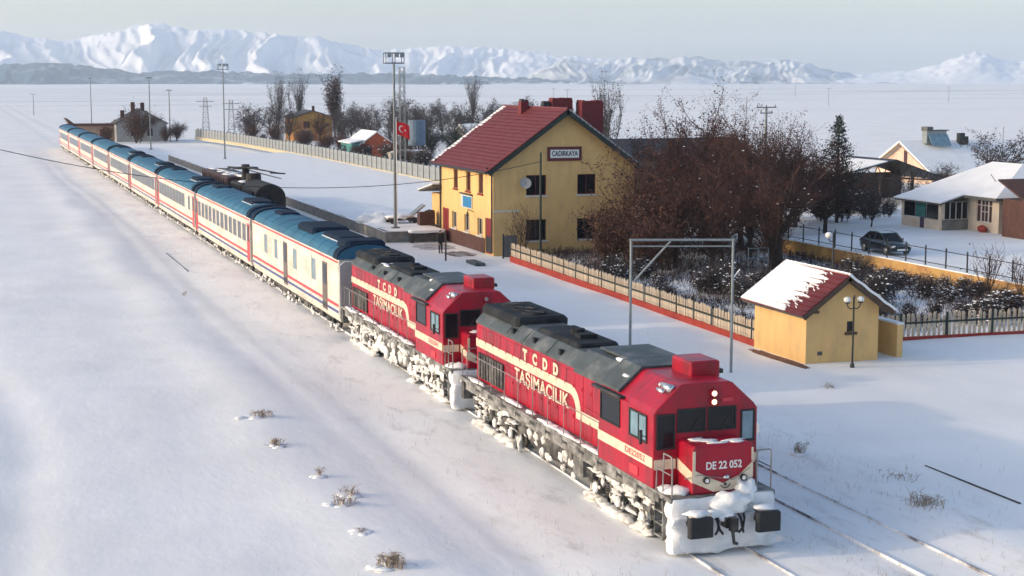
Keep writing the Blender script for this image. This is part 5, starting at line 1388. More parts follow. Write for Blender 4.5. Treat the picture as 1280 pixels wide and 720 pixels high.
# dry undergrowth covering the garden floor
rnd = random.Random(31); mb = MB()
for k in range(15000):
    x = rnd.uniform(38, 57.8); y = rnd.uniform(69, 112)
    dn = noise.noise(Vector((x * .25, y * .2, 4))) + .15 + (.25 if y > 90 else 0)
    if dn < rnd.uniform(-.1, .5): continue
    z = gz(x, y); h = rnd.uniform(.15, .75); mb.m = 0 if rnd.random() < .6 else 1
    d = Vector((rnd.gauss(0, .35), rnd.gauss(0, .35), 1)).normalized() * h; p = Vector((x, y, z - .03))
    mb.tube(p, p + d, .016, .008, 3, cap=False)
    for j in range(3):
        q = p + d * rnd.uniform(.4, .9); mb.tube(q, q + Vector((rnd.gauss(0, .14), rnd.gauss(0, .14), rnd.uniform(.02, .2))), .011, .006, 3, cap=False)
o = mb.build('undergrowth', [M['twig_dark'], M['twig_red']]); tag(o, 'dry brown undergrowth covering the floor of the station garden', 'undergrowth', kind='stuff')

for k, x, y, s, lab in (('grey_b', 77.5, 127, .55, 'dark scrubby tree in front of the open shed posts'), ('grey_b', 82, 126, .5, 'dark scrubby tree below the right half of open shed'), ('red_c', 73.0, 129, .6, 'brown scrubby tree between the conifer and open shed'), ('grey_b', 86.5, 128, .45, 'dark scrub between open shed and porch house roof'), ('grey_b', 70.5, 113.5, .5, 'dark scrubby tree at the foot of the conifer')):
    plant(k, 'scrub_tree', lab, 'tree', x, y, s, x)
for i in range(22):
    plant(('shrub_b', 'bush_red')[i % 3 == 0], 'shrub', 'dark brush growing just behind the grey panel fence', 'shrub', 56 + rnd.uniform(0, 14), 215 + i * 5.5, rnd.uniform(1.2, 1.9) * (.6 if i % 3 == 0 else 1), i, 'brush behind the panel fence')
for i, (x, y, s) in enumerate(((28.5, 340, 1.0), (40.5, 341, .9), (43.5, 346, 1.1))):
    plant('bush_red', 'shrub', 'brown bush beside the grey house beyond the train tail', 'shrub', x, y, s, i, 'brown bushes by the far grey house')

# conifer
def conifer(x, y, H, label, seed, w=2.4):
    rnd = random.Random(seed)
    t = thing('conifer', label, 'tree', (x, y, gz(x, y)))
    MB().tube((0, 0, -.2), (0, 0, H * .97), .16, .02, 8).build('trunk', M['bark'], t)
    mb = MB(); mb2 = MB()
    z = 1.2
    while z < H - .15:
        f = 1 - (z / H) ** 1.15; L = w * f * rnd.uniform(.85, 1.1) + .18; n = 7 if f > .3 else 5
        for k in range(n):
            a = 2 * math.pi * (k + rnd.random() * .7) / n; l = L * rnd.uniform(.65, 1.1)
            p = Vector((0, 0, z)); d = Vector((math.cos(a), math.sin(a), .15))
            q = p + d * l + Vector((0, 0, .12 * l)); mb2.tube(p, q, .02, .008, 3, cap=False)
            m = int(26 * l + 8)
            for j in range(m):
                s = rnd.uniform(.15, 1.05); c = p.lerp(q, s) + Vector((rnd.gauss(0, .07), rnd.gauss(0, .07), rnd.gauss(.02, .06)))
                u = (d * rnd.uniform(.3, 1) + Vector((rnd.gauss(0, .6), rnd.gauss(0, .6), rnd.gauss(.25, .4)))).normalized(); v = u.cross(Vector((0, 0, 1)) + Vector((rnd.gauss(0, .5), rnd.gauss(0, .5), 0))).normalized()
                e = rnd.uniform(.10, .2)
                mb.add([c - v * .03, c + u * e, c + v * .03], [(0, 1, 2)]); mb.add([c, c + (u + v * .7) * e * .8, c + (u * .9 + Vector((0, 0, .3))) * e], [(0, 1, 2)])
        z += .30 if z < H * .8 else .22
    mb.build('crown', M['needle'], t); mb2.build('branches', M['bark'], t)
conifer(69.9, 118.0, 9.0, 'dark green conifer rising beside the reddish garden trees', 3, 2.5)
plant('bush_red', 'evergreen_bush', 'dark bush before the far left house beyond the train', 'bush', 34.2, 338, 2.1, 1, sz=1.9)

# far trees left of the station, beyond the grey fence
FT = 'bare trees beyond the platform fence'
def far_trees(lst, label, group):
    for i, (k, x, y, s) in enumerate(lst): plant(k, 'bare_tree', label, 'tree', x, y, s * 1.22, i * 1.7, group)
far_trees([('grey_a', 61, 352, 1.0), ('grey_b', 64, 345, .9), ('grey_a', 58.5, 345, .75), ('grey_b', 66.5, 338, .8)], 'bare grey tree left of the small ochre house', 'bare trees left of the ochre house')
plant('poplar', 'poplar', 'pale bare poplar left of the ochre house roof', 'tree', 70.5, 372, 1.05, 1)
plant('poplar', 'poplar', 'pale bare poplar right behind the ochre house roof', 'tree', 75.5, 374, 1.1, 2)
plant('poplar_dark', 'poplar', 'tall dark brown poplar right of the ochre house', 'tree', 79.5, 352, 1.25, 3)
plant('poplar', 'poplar', 'pale bare poplar above the trees left of station roof', 'tree', 137, 430, 1.1, 3)
plant('poplar', 'poplar', 'tall pale poplar rising behind the station roof', 'tree', 85, 205, .95, 5)
far_trees([('grey_b', 76, 330, .8), ('red_c', 72, 333, .55), ('grey_b', 80, 338, .9), ('grey_a', 84, 345, .95), ('grey_b', 82, 325, .85), ('grey_a', 88, 330, 1.0), ('grey_b', 92, 345, 1.1), ('grey_a', 76, 310, .7), ('grey_b', 86, 310, .85), ('grey_a', 96, 335, 1.0), ('grey_b', 79, 300, .7), ('grey_b', 90, 318, .9), ('grey_b', 73, 318, .7), ('grey_a', 84, 296, .7)], 'bare tree in the grey grove between ochre house and teal house', 'grove between ochre and teal houses')
far_trees([('grey_b', 104, 350, .95), ('grey_a', 110, 352, 1.0), ('grey_b', 116, 350, .95), ('grey_a', 122, 360, .9), ('grey_b', 128, 358, 1.0), ('grey_b', 98, 300, .8), ('grey_a', 106, 305, .7), ('grey_b', 112, 310, .75), ('grey_a', 90, 285, .7), ('grey_b', 96, 278, .72), ('grey_a', 102, 280, .65), ('grey_b', 122, 318, .8), ('grey_b', 108, 292, .7), ('grey_b', 116, 300, .8), ('grey_a', 100, 318, .9), ('grey_b', 92, 300, .8)], 'bare tree in the dark grove left of the station roof', 'grove left of the station roof')
plant('bush_red', 'evergreen_bush', 'dark bushy evergreen beside the teal and orange house', 'bush', 70.0, 256, 1.35, 0, sz=1.5)
VAR['ever'] = (VAR['bush_red'][0], VAR['bush_red'][1].copy())
VAR['ever'][1].materials.clear()
for m in ('needle2', 'needle2', 'snow'): VAR['ever'][1].materials.append(M[m])
plant('ever', 'evergreen_bush', 'dark green evergreen in front of the water tank', 'bush', 72.5, 252, 1.3, 2, sz=1.45)
plant('ever', 'evergreen_bush', 'dark evergreen right of the flag pole, beyond the fence', 'bush', 77, 250, 1.3, 4, sz=1.4)

# ------------------------------------------------------------------ weeds poking through the snow
def weed(x, y, h, n, spread, label, seed, snow=True, group='dry weeds poking through the snow'):
    rnd = random.Random(seed); z = gz(x, y)
    t = thing('dry_weed', label, 'weed', (x, y, z), 0, group)
    mb = MB()
    for k in range(int(n * .65)):
        a = rnd.uniform(0, 6.28); r = rnd.uniform(0, spread); p = Vector((r * math.cos(a), r * math.sin(a), -.05)); hh = h * rnd.uniform(.4, 1)
        q = p + Vector((rnd.gauss(0, .25), rnd.gauss(0, .25), 1)) * hh * .6; e = q + Vector((rnd.gauss(0, .35), rnd.gauss(0, .35), .8)) * hh * .4
        mb.tube(p, q, .011, .009, 3, cap=False); mb.tube(q, e, .009, .006, 3, cap=False)
        for j in range(3): mb.tube(q.lerp(e, rnd.random()), q.lerp(e, rnd.random()) + Vector((rnd.gauss(0, .09), rnd.gauss(0, .09), rnd.uniform(0, .1))), .008, .005, 3, cap=False)
    o = mb.build('stems', M['straw'], t); o['kind'] = 'stuff'
    if snow:
        mb = MB()
        for k in range(5): mb.blob((rnd.gauss(0, spread * .6), rnd.gauss(0, spread * .6), .0), (rnd.uniform(.12, .25), rnd.uniform(.12, .25), rnd.uniform(.03, .07)), seed + k, 2, .25)
        mb.build('snow_clump', M['snow'], t, smooth=True)
weed(10.28, 39.5, .42, 110, .42, 'thick dry weed clump at the bottom edge of the photo', 1)
weed(10.4, 59.3, .35, 60, .45, 'straw coloured weed clump farthest up the row on left snow', 2)
weed(10.0, 54.4, .34, 50, .45, 'weed clump under a snow lump, second from the top of the row', 3)
weed(10.5, 49.6, .4, 18, .16, 'thin dark stalk in the middle of the weed row', 4)
weed(10.45, 45.9, .4, 40, .38, 'snow clad weed clump third from the bottom of the row', 5)
weed(10.9, 47.0, .35, 26, .3, 'small weed clump just above the snow clad one', 6)
weed(10.2, 42.8, .25, 12, .2, 'tiny weed tuft above the bottom clump', 7)
weed(26.7, 47.1, .55, 34, .22, 'tall dark weed in the shaded snow beside the loco handrail', 8)
weed(26.9, 39.9, .4, 90, .7, 'pale grass patch beside the buried track at right', 9, False)
weed(28.3, 43.3, .3, 30, .8, 'sparse grass in the shaded snow right of the buried track', 10, False)
weed(29.5, 36.8, .35, 70, .8, 'pale grass patch at the right edge of the photo', 11, False)
weed(34.0, 57.5, .3, 20, .35, 'small weed tuft on the snow in front of the hut', 12, False)
weed(12.3, 96.0, .4, 14, .2, 'small dark weed left of the coaches', 13, False)
rnd = random.Random(77); mb = MB()
for k in range(2600):
    x = rnd.choice((rnd.gauss(15.6, .9), rnd.gauss(22.2, .5), rnd.gauss(26.6, 1.2), rnd.uniform(5, 34))); y = 32 + 95 * rnd.random() ** 1.7
    if 17.3 < x < 21.2: continue
    z = gz(x, y); h = rnd.uniform(.05, .22)
    mb.tube((x, y, z - .02), (x + rnd.gauss(0, .05), y + rnd.gauss(0, .05), z + h), .006, .003, 3, cap=False)
o = mb.build('dry_grass', M['straw']); tag(o, 'scattered dry grass blades poking through snow along the tracks', 'grass', kind='stuff')

# ------------------------------------------------------------------ masts, poles, wires
def mast(x, y, h, label, head=True, r=.13, z=None):
    t = thing('light_mast', label, 'mast', (x, y, PLAT_Z if z is None else z), 0, 'tall lighting masts')
    MB().tube((0, 0, -.3), (0, 0, h), r, r * .6, 10).build('pole', M['grey_pole'], t)
    MB().box(-.3, .3, -.3, .3, -.2, .12).build('footing', M['concrete'], t)
    if head:
        mb = MB()
        for zz in (h - .05, h + .75): mb.path([(-.75, -.4, zz), (.75, -.4, zz), (.75, .4, zz), (-.75, .4, zz), (-.75, -.4, zz)], .04, 5)
        for xx in (-.75, 0, .75):
            for yy in (-.4, .4): mb.tube((xx, yy, h - .05), (xx, yy, h + .75), .03, .03, 5)
        hd = mb.build('basket', M['iron'], t)
        for xx in (-.5, .1, .55): MB().box(xx - .16, xx + .16, -.62, -.44, h + .4, h + .8).build('floodlight', M['grey_metal'], hd)
    else:
        mb = MB(); mb.box(-.5, .5, -.1, .1, h, h + .12)
        mb.build('lamp_arm', M['iron'], t)
        for s in (-1, 1): MB().box(s * .5 - .2, s * .5 + .2, -.15, .15, h - .08, h).build('lamp_head', M['grey_metal'], t)
M['grey_pole'] = mat('grey_pole', (.17, .19, .19), .6, metal=.2, var=.2, scale=1.5)
mast(32.95, 124.3, 13.3, 'tall grey floodlight mast at the near end of platform, beside the flag')
mast(37.8, 243.0, 13.6, 'slim floodlight mast on the platform behind black rail crane', True, .12)
mast(33.6, 304.7, 13.3, 'slim lamp mast in front of the far left house', False, .13, z=0)
mast(36.2, 480, 13.4, 'farthest lamp mast beyond the tail of the train', False, .16, z=0)
mast(41.9, 343, 10.8, 'thin lamp mast right of the far left house', False, .14, z=0)
t = thing('flag_pole', 'slim flag pole on the platform flying a red crescent flag', 'flag', (33.55, 126.0, PLAT_Z))
MB().tube((0, 0, -.1), (0, 0, 8.9), .05, .03, 8).build('pole', M['white_globe'], t)
def flag(t):
    W_, Hh = 1.25, 1.05; nx_, ny_ = 14, 8; vs = []
    def pt(i, j, d=0):
        u = i / nx_; v = j / ny_
        return (.05 + W_ * u * .86, .14 * math.sin(u * 5.5 + v) * u + d, 7.5 + Hh * v - .38 * u * u - .12 * u * (1 - v))
    for d in (0, .012):
        vs += [pt(i, j, d) for j in range(ny_ + 1) for i in range(nx_ + 1)]
    w = nx_ + 1; o = w * (ny_ + 1)
    fs = [(j * w + i, j * w + i + 1, (j + 1) * w + i + 1, (j + 1) * w + i) for j in range(ny_) for i in range(nx_)]
    fs += [tuple(q + o for q in f[::-1]) for f in fs]
    f = MB().add(vs, fs).build('flag', mat('flag_red', (.62, .012, .02), .7, var=.08), t, smooth=True)
    mb = MB()
    # crescent: outer arc minus inner arc as a quad strip, then a star
    def P(u, v): 
        x, y, z = pt(u * nx_, v * ny_); return (x, y - .02, z)
    oc, ic = (.36, .5), (.42, .5); n = 18; ro, ri = .25, .20
    for k in range(n):
        a0, a1 = R(38 + 284 * k / n), R(38 + 284 * (k + 1) / n)
        q = []
        for a in (a0, a1): q.append(P(oc[0] + ro * .83 * math.cos(a), oc[1] + ro * math.sin(a)))
        for a in (a1, a0): q.append(P(ic[0] + ri * .83 * math.cos(a), ic[1] + ri * math.sin(a)))
        mb.add(q, [(0, 1, 2, 3)])
    mb.build('crescent', M['white'], f)
    mb = MB(); pts = [P(.64 + (.10 if k % 2 == 0 else .04) * .83 * math.cos(R(180 + 36 * k)), .5 + (.10 if k % 2 == 0 else .04) * math.sin(R(180 + 36 * k))) for k in range(10)]
    c = P(.64, .5); mb.add([c] + pts, [(0, 1 + k, 1 + (k + 1) % 10) for k in range(10)]); mb.build('star', M['white'], f)
flag(t)
def lattice(x, y, h, label, w0, w1, arms=(), z=0):
    t = thing('lattice_tower', label, 'tower', (x, y, z), 0, 'lattice towers')
    c = [(-1, -1), (1, -1), (1, 1), (-1, 1)]; r = .05
    for a, b in c: MB().tube((a * w0, b * w0, -.2), (a * w1, b * w1, h), r, r * .8, 5).build('leg', M['grey_pole'], t)
    mb = MB(); n = max(6, int(h / 1.2))
    for k in range(n):
        z0, z1 = h * k / n, h * (k + 1) / n; a0, a1 = w0 + (w1 - w0) * k / n, w0 + (w1 - w0) * (k + 1) / n
        for i in range(4):
            j = (i + 1) % 4
            mb.tube((c[i][0] * a0, c[i][1] * a0, z0), (c[j][0] * a1, c[j][1] * a1, z1), .03, .03, 4)
            mb.tube((c[i][0] * a1, c[i][1] * a1, z1), (c[j][0] * a1, c[j][1] * a1, z1), .03, .03, 4)
    mb.build('bracing', M['grey_pole'], t)
    for z_, wd in arms: MB().box(-wd, wd, -.08, .08, z_, z_ + .14).build('cross_arm', M['grey_pole'], t)
lattice(53.0, 196, 13.6, 'narrow lattice tower right behind the tall floodlight mast', .35, .3, z=.9)
lattice(58.4, 405, 8.6, 'pale lattice power tower beyond the left end of the grey fence', .9, .35, ((7.6, 2.2), (6.4, 1.6)))
lattice(60.5, 378, 8.3, 'lattice power tower right of slim floodlight mast on the plain', .8, .35, ((7.4, 2.0), (6.0, 1.5)))
def upole(x, y, h, label, arms=((.0, 1.0),), r=.13, m='grey_pole'):
    t = thing('utility_pole', label, 'pole', (x, y, gz(x, y)), 0, 'utility poles')
    MB().tube((0, 0, -.3), (0, 0, h), r, r * .7, 8).build('pole', M[m], t)
    for dz, wd in arms:
        a = MB().box(-wd, wd, -.06, .06, h + dz - .2, h + dz - .08).build('cross_arm', M[m], t)
        for xx in (-wd * .9, 0, wd * .9): MB().tube((xx, 0, h + dz - .08), (xx, 0, h + dz + .12), .05, .04, 6).build('insulator', M['iron'], a)
upole(80.1, 150, 9.2, 'concrete utility pole rising above the reddish garden trees', ((.1, 1.15), (-.5, .7)), .17)
upole(39.5, 108.0, 7.7, 'dark wooden pole in front of the station gable', (), .11, 'fence_green')
upole(-.6, 95.9, 10.0, 'wooden pole carrying the wire left of the train', (), .12, 'brown_wood')
upole(117, 160, 6.5, 'thin pole right of the pale gabled house', (), .06)
upole(8, 560, 7, 'distant pole on the snow left of the train tail', ((0, 1.2),), .13)
upole(-6, 470, 7, 'small utility pole at the far left edge of the plain', ((0, 1.0),), .13)
upole(26, 620, 8, 'distant utility pole on the plain behind the train tail', ((0, 1.2),), .13)
for i, (x, y) in enumerate(((300, 800), (420, 720), (250, 650), (560, 820), (200, 900), (640, 1150))):
    upole(x, y, 9, 'tiny distant utility pole on the snowy plain behind the village', ((0, 1.2),), .14)
# the sagging wire from the gable pole over the train
pts = []
for k in range(61):
    q = .68 * k / 60; pts.append((39.5 - 59.5 * q, 108 - 18 * q, 20.86 * q * q - 10.19 * q + 7.02))
o = MB().path(pts, .022, 4).build('overhead_wire', M['iron']); tag(o, 'black overhead wire sagging across the train to the station', 'wire')

# ------------------------------------------------------------------ rail crane and wagon on the second track
M['crane_black'] = mat('crane_black', (.008, .0075, .009), .75, var=.3, scale=2, dirt=(.03, .022, .022), dirt_amt=.5, dirt_scale=1)
t = thing('rail_crane', 'black rail crane with rounded cab and folded boom behind blue roofs', 'rail crane', (24.1, 131.0, 0))
mb = MB(); mb.box(-1.3, 1.3, .2, 13, .9, 1.3); mb.build('chassis', M['crane_black'], t)
n = 10; prof = [(-1.3, 1.3), (1.3, 1.3)] + [(1.3 * math.cos(R(a)), 3.15 + 1.15 * math.sin(R(a))) for a in range(0, 181, 18)]
b = MB().prism(prof, 'y', .2, 7.2).build('cab', M['crane_black'], t, bevel=.1)
framed_window(b, (0, .2, 0), (1, 0, 0), -.9, -.1, 2.9, 3.8, M['glass'], M['crane_black'], .05, .04); framed_window(b, (0, .2, 0), (1, 0, 0), .1, .9, 2.9, 3.8, M['glass'], M['crane_black'], .05, .04)
MB().box(-1.37, -1.35, .6, 6.6, 1.9, 2.15).build('stripe', M['coach_red'], b)
MB().box(-1.38, -1.352, 1.0, 2.4, 2.8, 3.7).build('side_window', M['glass'], b)
MB().cbox(-1.3, 1.3, 7.3, 13, 1.3, 3.9, .15).build('engine_house', M['crane_black'], t, bevel=.03)
mb = MB(); mb.blob((-.6, 9.5, 3.95), (.5, 1.2, .12), 4, 2, .2); mb.build('roof_snow', M['snow'], t, smooth=True)
mb = MB(); mb.tube((0, 8.2, 3.8), (0, 8.2, 4.75), .7, .65, 14); mb.build('turret', M['crane_black'], t)
MB().tube((0, 12.2, 4.0), (0, 12.2, 4.95), .4, .3, 10).build('mast', M['crane_black'], t)
mb = MB(); mb.tube((0, 12.2, 4.95), (0, 12.2, 5.1), 1.2, 1.1, 16); mb.tube((0, 12.2, 5.1), (0, 12.2, 5.35), .4, .35, 10); mb.build('hub', M['crane_black'], t)
mb = MB(); mb.tube((0, 12, 5.1), (.4, -1.6, 5.3), .09, .05, 6); mb.tube((.3, 12, 4.8), (.7, -1.0, 4.8), .05, .035, 6); mb.tube((-.3, -1.5, 5.35), (.9, -1.8, 5.25), .08, .06, 6)
mb.build('boom', M['crane_black'], t)
mb = MB(); mb.tube((-.2, 12.6, 5.0), (0, 22, 4.6), .1, .1, 6); mb.tube((-.8, 13, 4.7), (-.8, 23, 4.45), .06, .06, 5); mb.build('rear_jib', M['crane_black'], t)
for yy in (1.8, 3.9, 9.5, 11.6):
    for s in (-1, 1): wheelset(t, s * .82, yy, .48, M['black'])
t = thing('wagon', 'dark brown box wagon coupled behind the black rail crane', 'wagon', (24.1, 145.0, 0))
MB().box(-1.3, 1.3, 0, 16, .8, 1.2).build('chassis', M['black'], t)
b = MB().cbox(-1.4, 1.4, .1, 15.9, 1.2, 4.1, .1).build('body', mat('wagon_brown', (.05, .022, .024), .7, var=.3, scale=1.5), t)
for k in range(11): MB().box(-1.45, -1.4, .4 + k * 1.5, .5 + k * 1.5, 1.25, 3.95).build('rib', M['plinth'], b)
MB().box(-1.44, -1.395, .1, 1.6, 1.8, 3.2).build('pale_panel', M['plaster'], b)
MB().box(-1.44, -1.395, 2.2, 4.2, 1.6, 3.0).build('red_panel', M['coach_red'], b)
mb = MB()
for k in range(9): mb.blob((rnd.uniform(-.9, .5), 1 + k * 1.7, 4.1), (.5, 1.0, .1), k, 2, .3)
mb.build('roof_snow', M['snow'], b, smooth=True)
for yy in (2, 4, 12, 14):
    for s in (-1, 1): wheelset(t, s * .82, yy, .46, M['black'])

# ------------------------------------------------------------------ platform clutter
t = thing('luggage_cart', 'snow covered flat cart with a tilted board on the platform', 'cart', (34.2, 128.2, PLAT_Z + .05))
MB().box(-.9, 1.6, -.6, .9, .3, .45).build('deck', M['brown_wood'], t)
for x in (-.6, 1.3):
    for y in (-.6, .85): MB().tube((x, y - .05, .22), (x, y + .05, .22), .22, .22, 12).build('wheel', M['black'], t)
mb = MB(); slab(mb, (1.0, -.2, .5), (1.0, .9, .5), (2.3, .9, 1.5), (2.3, -.2, 1.5), .12); mb.build('tilted_board', M['grey_metal'], t)
mb = MB(); mb.blob((.2, .1, .5), (1.1, .8, .3), 3, 3, .25); mb.build('snow_heap', M['snow'], t, smooth=True)
o = MB().blob((33.0, 131.5, PLAT_Z), (1.3, 2.2, .7), 12, 3, .3).build('snow_heap', M['snow'], None, smooth=True); tag(o, 'mound of shovelled snow on the platform left of flag pole', 'snow heap')
t = thing('wooden_crate', 'dark brown slatted crate on the platform beside the station', 'crate', (35.3, 125.3, PLAT_Z + .06))
for k in range(5): MB().box(0, 1.3, -.02, .0, .05 + k * .22, .22 + k * .22).build('slat', M['plinth'], t)
MB().box(.02, 1.28, .004, .9, .02, 1.08).build('box', M['plinth'], t)
mb = MB(); mb.blob((.9, .4, 1.12), (.4, .3, .15), 3, 2, .3); mb.build('contents', M['bark'], t)
t = thing('bench', 'snow covered low bench against the end of the platform', 'bench', (33.4, 121.3, 0))
MB().box(0, 2.9, 0, .7, .72, .80).build('seat', M['brown_wood'], t)
for x in (.1, 2.65): MB().box(x, x + .15, .05, .65, -.1, .72).build('leg', M['iron'], t)
mb = MB(); grid_blob_box(mb, -.05, 2.95, -.06, .76, .79, 1.02, 6, .03, 3); mb.build('snow_cap', M['snow'], t, smooth=True)
o = MB().box(-.05, .05, -.05, .05, -.2, 2.2).build('wooden_post', M['brown_wood'], None, loc=(32.5, 108.6, 0)); tag(o, 'short dark post on the snow in front of the person', 'post')
o = MB().cbox(-.35, .35, -1.2, 1.2, -.1, .22, .05).build('steel_trough', M['roof_grey'], None, loc=(33.9, 106.0, gz(33.9, 106))); tag(o, 'dark grey trough lying on snow right of the post', 'trough')

# ------------------------------------------------------------------ person
def person(x, y, label):
    t = thing('person', label, 'person', (x, y, gz(x, y)), R(200))
    V = [(0, 0, .95), (0, 0, 1.2), (0, 0, 1.42), (0, 0, 1.52),                       # pelvis chest shoulders neck
         (.10, 0, .90), (.12, .02, .5), (.12, -.01, .09), (.12, .14, .04),            # left leg
         (-.10, 0, .90), (-.13, -.03, .5), (-.15, -.06, .09), (-.16, .09, .04),
         (.20, 0, 1.40), (.27, -.02, 1.12), (.24, .10, .88), (.23, .13, .80),
         (-.20, 0, 1.40), (-.27, -.03, 1.12), (-.23, .09, .88), (-.22, .12, .80)]
    Ed = [(0, 1), (1, 2), (2, 3), (0, 4), (4, 5), (5, 6), (6, 7), (0, 8), (8, 9), (9, 10), (10, 11), (2, 12), (12, 13), (13, 14), (14, 15), (2, 16), (16, 17), (17, 18), (18, 19)]
    rad = [.17, .18, .17, .075, .11, .08, .055, .05, .11, .08, .055, .05, .085, .065, .05, .035, .085, .065, .05, .035]
    me = bpy.data.meshes.new('body'); me.from_pydata(V, Ed, []); me.materials.append(mat('dark_coat', (.016, .015, .017), .85, var=.25))
    o = bpy.data.objects.new('body', me); COL.objects.link(o); o.parent = t
    sk = o.modifiers.new('skin', 'SKIN'); 
    if not me.skin_vertices: 
        bm = bmesh.new(); bm.from_mesh(me); bm.verts.layers.skin.verify(); bm.to_mesh(me); bm.free()
    for v, r in zip(me.skin_vertices[0].data, rad): v.radius = (r, r * .8)
    me.skin_vertices[0].data[0].use_root = True
    ss = o.modifiers.new('subsurf', 'SUBSURF'); ss.levels = 1; ss.render_levels = 2
    skin = mat('skin', (.42, .25, .17), .6, var=.05)
    mb = MB(); mb.blob((0, .01, 1.63), (.085, .10, .125), 1, 3, .02); mb.blob((0, .105, 1.62), (.014, .02, .022), 1, 1, 0)
    for s in (-1, 1): mb.blob((s * .085, 0, 1.62), (.012, .02, .03), 1, 1, 0)
    h = mb.build('head', skin, t, smooth=True)
    mb = MB(); mb.blob((0, -.012, 1.67), (.095, .108, .10), 2, 3, .03); mb.build('cap', M['iron'], h, smooth=True)
    mb = MB()
    for s in (-1, 1): mb.tube((s * .03, .098, 1.645), (s * .03, .106, 1.645), .01, .01, 6)
    mb.build('eyes', M['iron'], h)
    for s, p in ((1, (.23, .13, .80)), (-1, (-.22, .12, .80))):
        mb = MB(); p = Vector(p); mb.blob(p + Vector((0, .01, -.05)), (.022, .04, .05), 1, 2, 0)
        for k in range(4): mb.path([p + Vector((0, .035 - k * .02, -.08)), p + Vector((-s * .012, .04 - k * .02, -.12)), p + Vector((-s * .028, .04 - k * .02, -.145 + .006 * abs(k - 1)))], .0085, 5)
        mb.path([p + Vector((0, .04, -.04)), p + Vector((-s * .01, .07, -.075)), p + Vector((-s * .015, .075, -.1))], .009, 5)
        mb.build('hand', skin, t, smooth=True)
person(33.5, 113.3, 'person in dark winter clothes standing in front of the station')

# ------------------------------------------------------------------ grey platform fence with yellow foot
def slab_fence(pts, label):
    t = thing('panel_fence', label, 'fence', (pts[0][0], pts[0][1], 0))
    o0 = Vector((pts[0][0], pts[0][1], 0)); k = 0
    proto = None
    for (x0, y0), (x1, y1) in zip(pts[:-1], pts[1:]):
        a, b = Vector((x0, y0, 0)) - o0, Vector((x1, y1, 0)) - o0; L = (b - a).length; n = int(L / 2.5); u = (b - a).normalized(); rz = math.atan2(u.y, u.x)
        for i in range(n):
            p = a + u * (i * L / n)
            if proto is None:
                proto = MB().box(.1, L / n - .1, -.05, .05, 1.14, 2.7).build('panel', M['fence_grey'], t)
                post = MB().box(-.09, .09, -.11, .11, .6, 2.95).build('post', M['fence_post'], t)
                foot = MB().box(0, L / n, -.14, .14, .5, 1.13).build('yellow_foot', M['foot_yellow'], t)
                for q in (proto, post, foot): q.location = p; q.rotation_euler = (0, 0, rz)
            else:
                for q in (proto, post, foot): share(q, p, t, rz)
M['foot_yellow'] = mat('foot_yellow', (.52, .44, .27), .85, var=.2, scale=.5, dirt=(.6, .58, .54), dirt_amt=.7, dirt_scale=.3)
M['fence_grey'] = mat('fence_grey', (.27, .29, .30), .85, var=.2, scale=.8)
M['fence_post'] = mat('fence_post', (.13, .14, .15), .85, var=.2)
slab_fence([(52.8, 160), (52.6, 200), (52.2, 245), (50.2, 300), (46.8, 340)], 'long grey panel fence with yellow foot along the back of platform')

# ------------------------------------------------------------------ far buildings
def gable_house(name, label, x, y, w, d, h, rh, wallm, roofm, axis_='x', rz=0, snow=0, z=None):
    t = thing(name, label, 'house', (x, y, (gz(x, y) if z is None else z)), rz)
    mb = MB(); mb.box(0, w, 0, d, -.3, h)
    if axis_ == 'y': mb.prism([(0, h), (w, h), (w / 2, h + rh)], 'y', .0, d)
    else: mb.prism([(0, h), (d, h), (d / 2, h + rh)], 'x', .0, w)
    mb.build('wall', wallm, t)
    o = .4; mb = MB(); k = rh / (w / 2 if axis_ == 'y' else d / 2); ze = h - o * k + .15; zr = h + rh + .15
    if axis_ == 'y':
        slab(mb, (-o, -o, ze), (-o, d + o, ze), (w / 2, d + o, zr), (w / 2, -o, zr), .18); slab(mb, (w / 2 + .001, -o, zr), (w / 2 + .001, d + o, zr), (w + o, d + o, ze), (w + o, -o, ze), .18)
    else:
        slab(mb, (-o, -o, ze), (w + o, -o, ze), (w + o, d / 2, zr), (-o, d / 2, zr), .18); slab(mb, (-o, d / 2 + .001, zr), (w + o, d / 2 + .001, zr), (w + o, d + o, ze), (-o, d + o, ze), .18)
    rf = mb.build('roof', roofm, t)
    return t, rf
dk = mat('dark_slate', (.05, .05, .055), .8, var=.2); gw = mat('grey_render', (.32, .32, .31), .85, var=.12, scale=.5)
t, rf = gable_house('house', 'grey gabled house with three chimneys beyond the train tail', 31.0, 345, 10.5, 9, 3.9, 2.9, gw, dk, 'y', z=0)
for x, z1 in ((1.2, 6.6), (3.4, 8.3), (5.4, 8.2)): MB().box(x, x + .8, 2.5, 3.3, 4, z1).build('chimney', M['plinth'], rf)
for x in (3.0, 6.4): MB().box(x, x + 1.1, -.03, .02, 1.2, 2.8).build('window', M['glass'], t)
t = thing('low_shed', 'low brown flat roofed shed with upturned roof ends behind train tail', 'shed', (22.6, 350, 0))
MB().box(0, 9, 0, 6, -.2, 3.3).build('wall', mat('tan_wall', (.36, .24, .17), .85, var=.15, scale=.4), t)
MB().box(-.8, 9.4, -.5, 6.5, 3.302, 3.7).build('roof', M['plinth'], t)
MB().prism([(-.8, 3.7), (-1.6, 4.9), (-1.2, 4.9), (.3, 3.7)], 'y', -.4, 6.4).build('roof_horn', M['plinth'], t)
MB().prism([(9.4, 3.7), (9.6, 4.5), (9.0, 4.5), (8.6, 3.7)], 'y', -.4, 6.4).build('roof_horn', M['plinth'], t)
MB().box(5.4, 6.6, -.04, .0, .2, 2.6).build('door', M['plinth'], t)
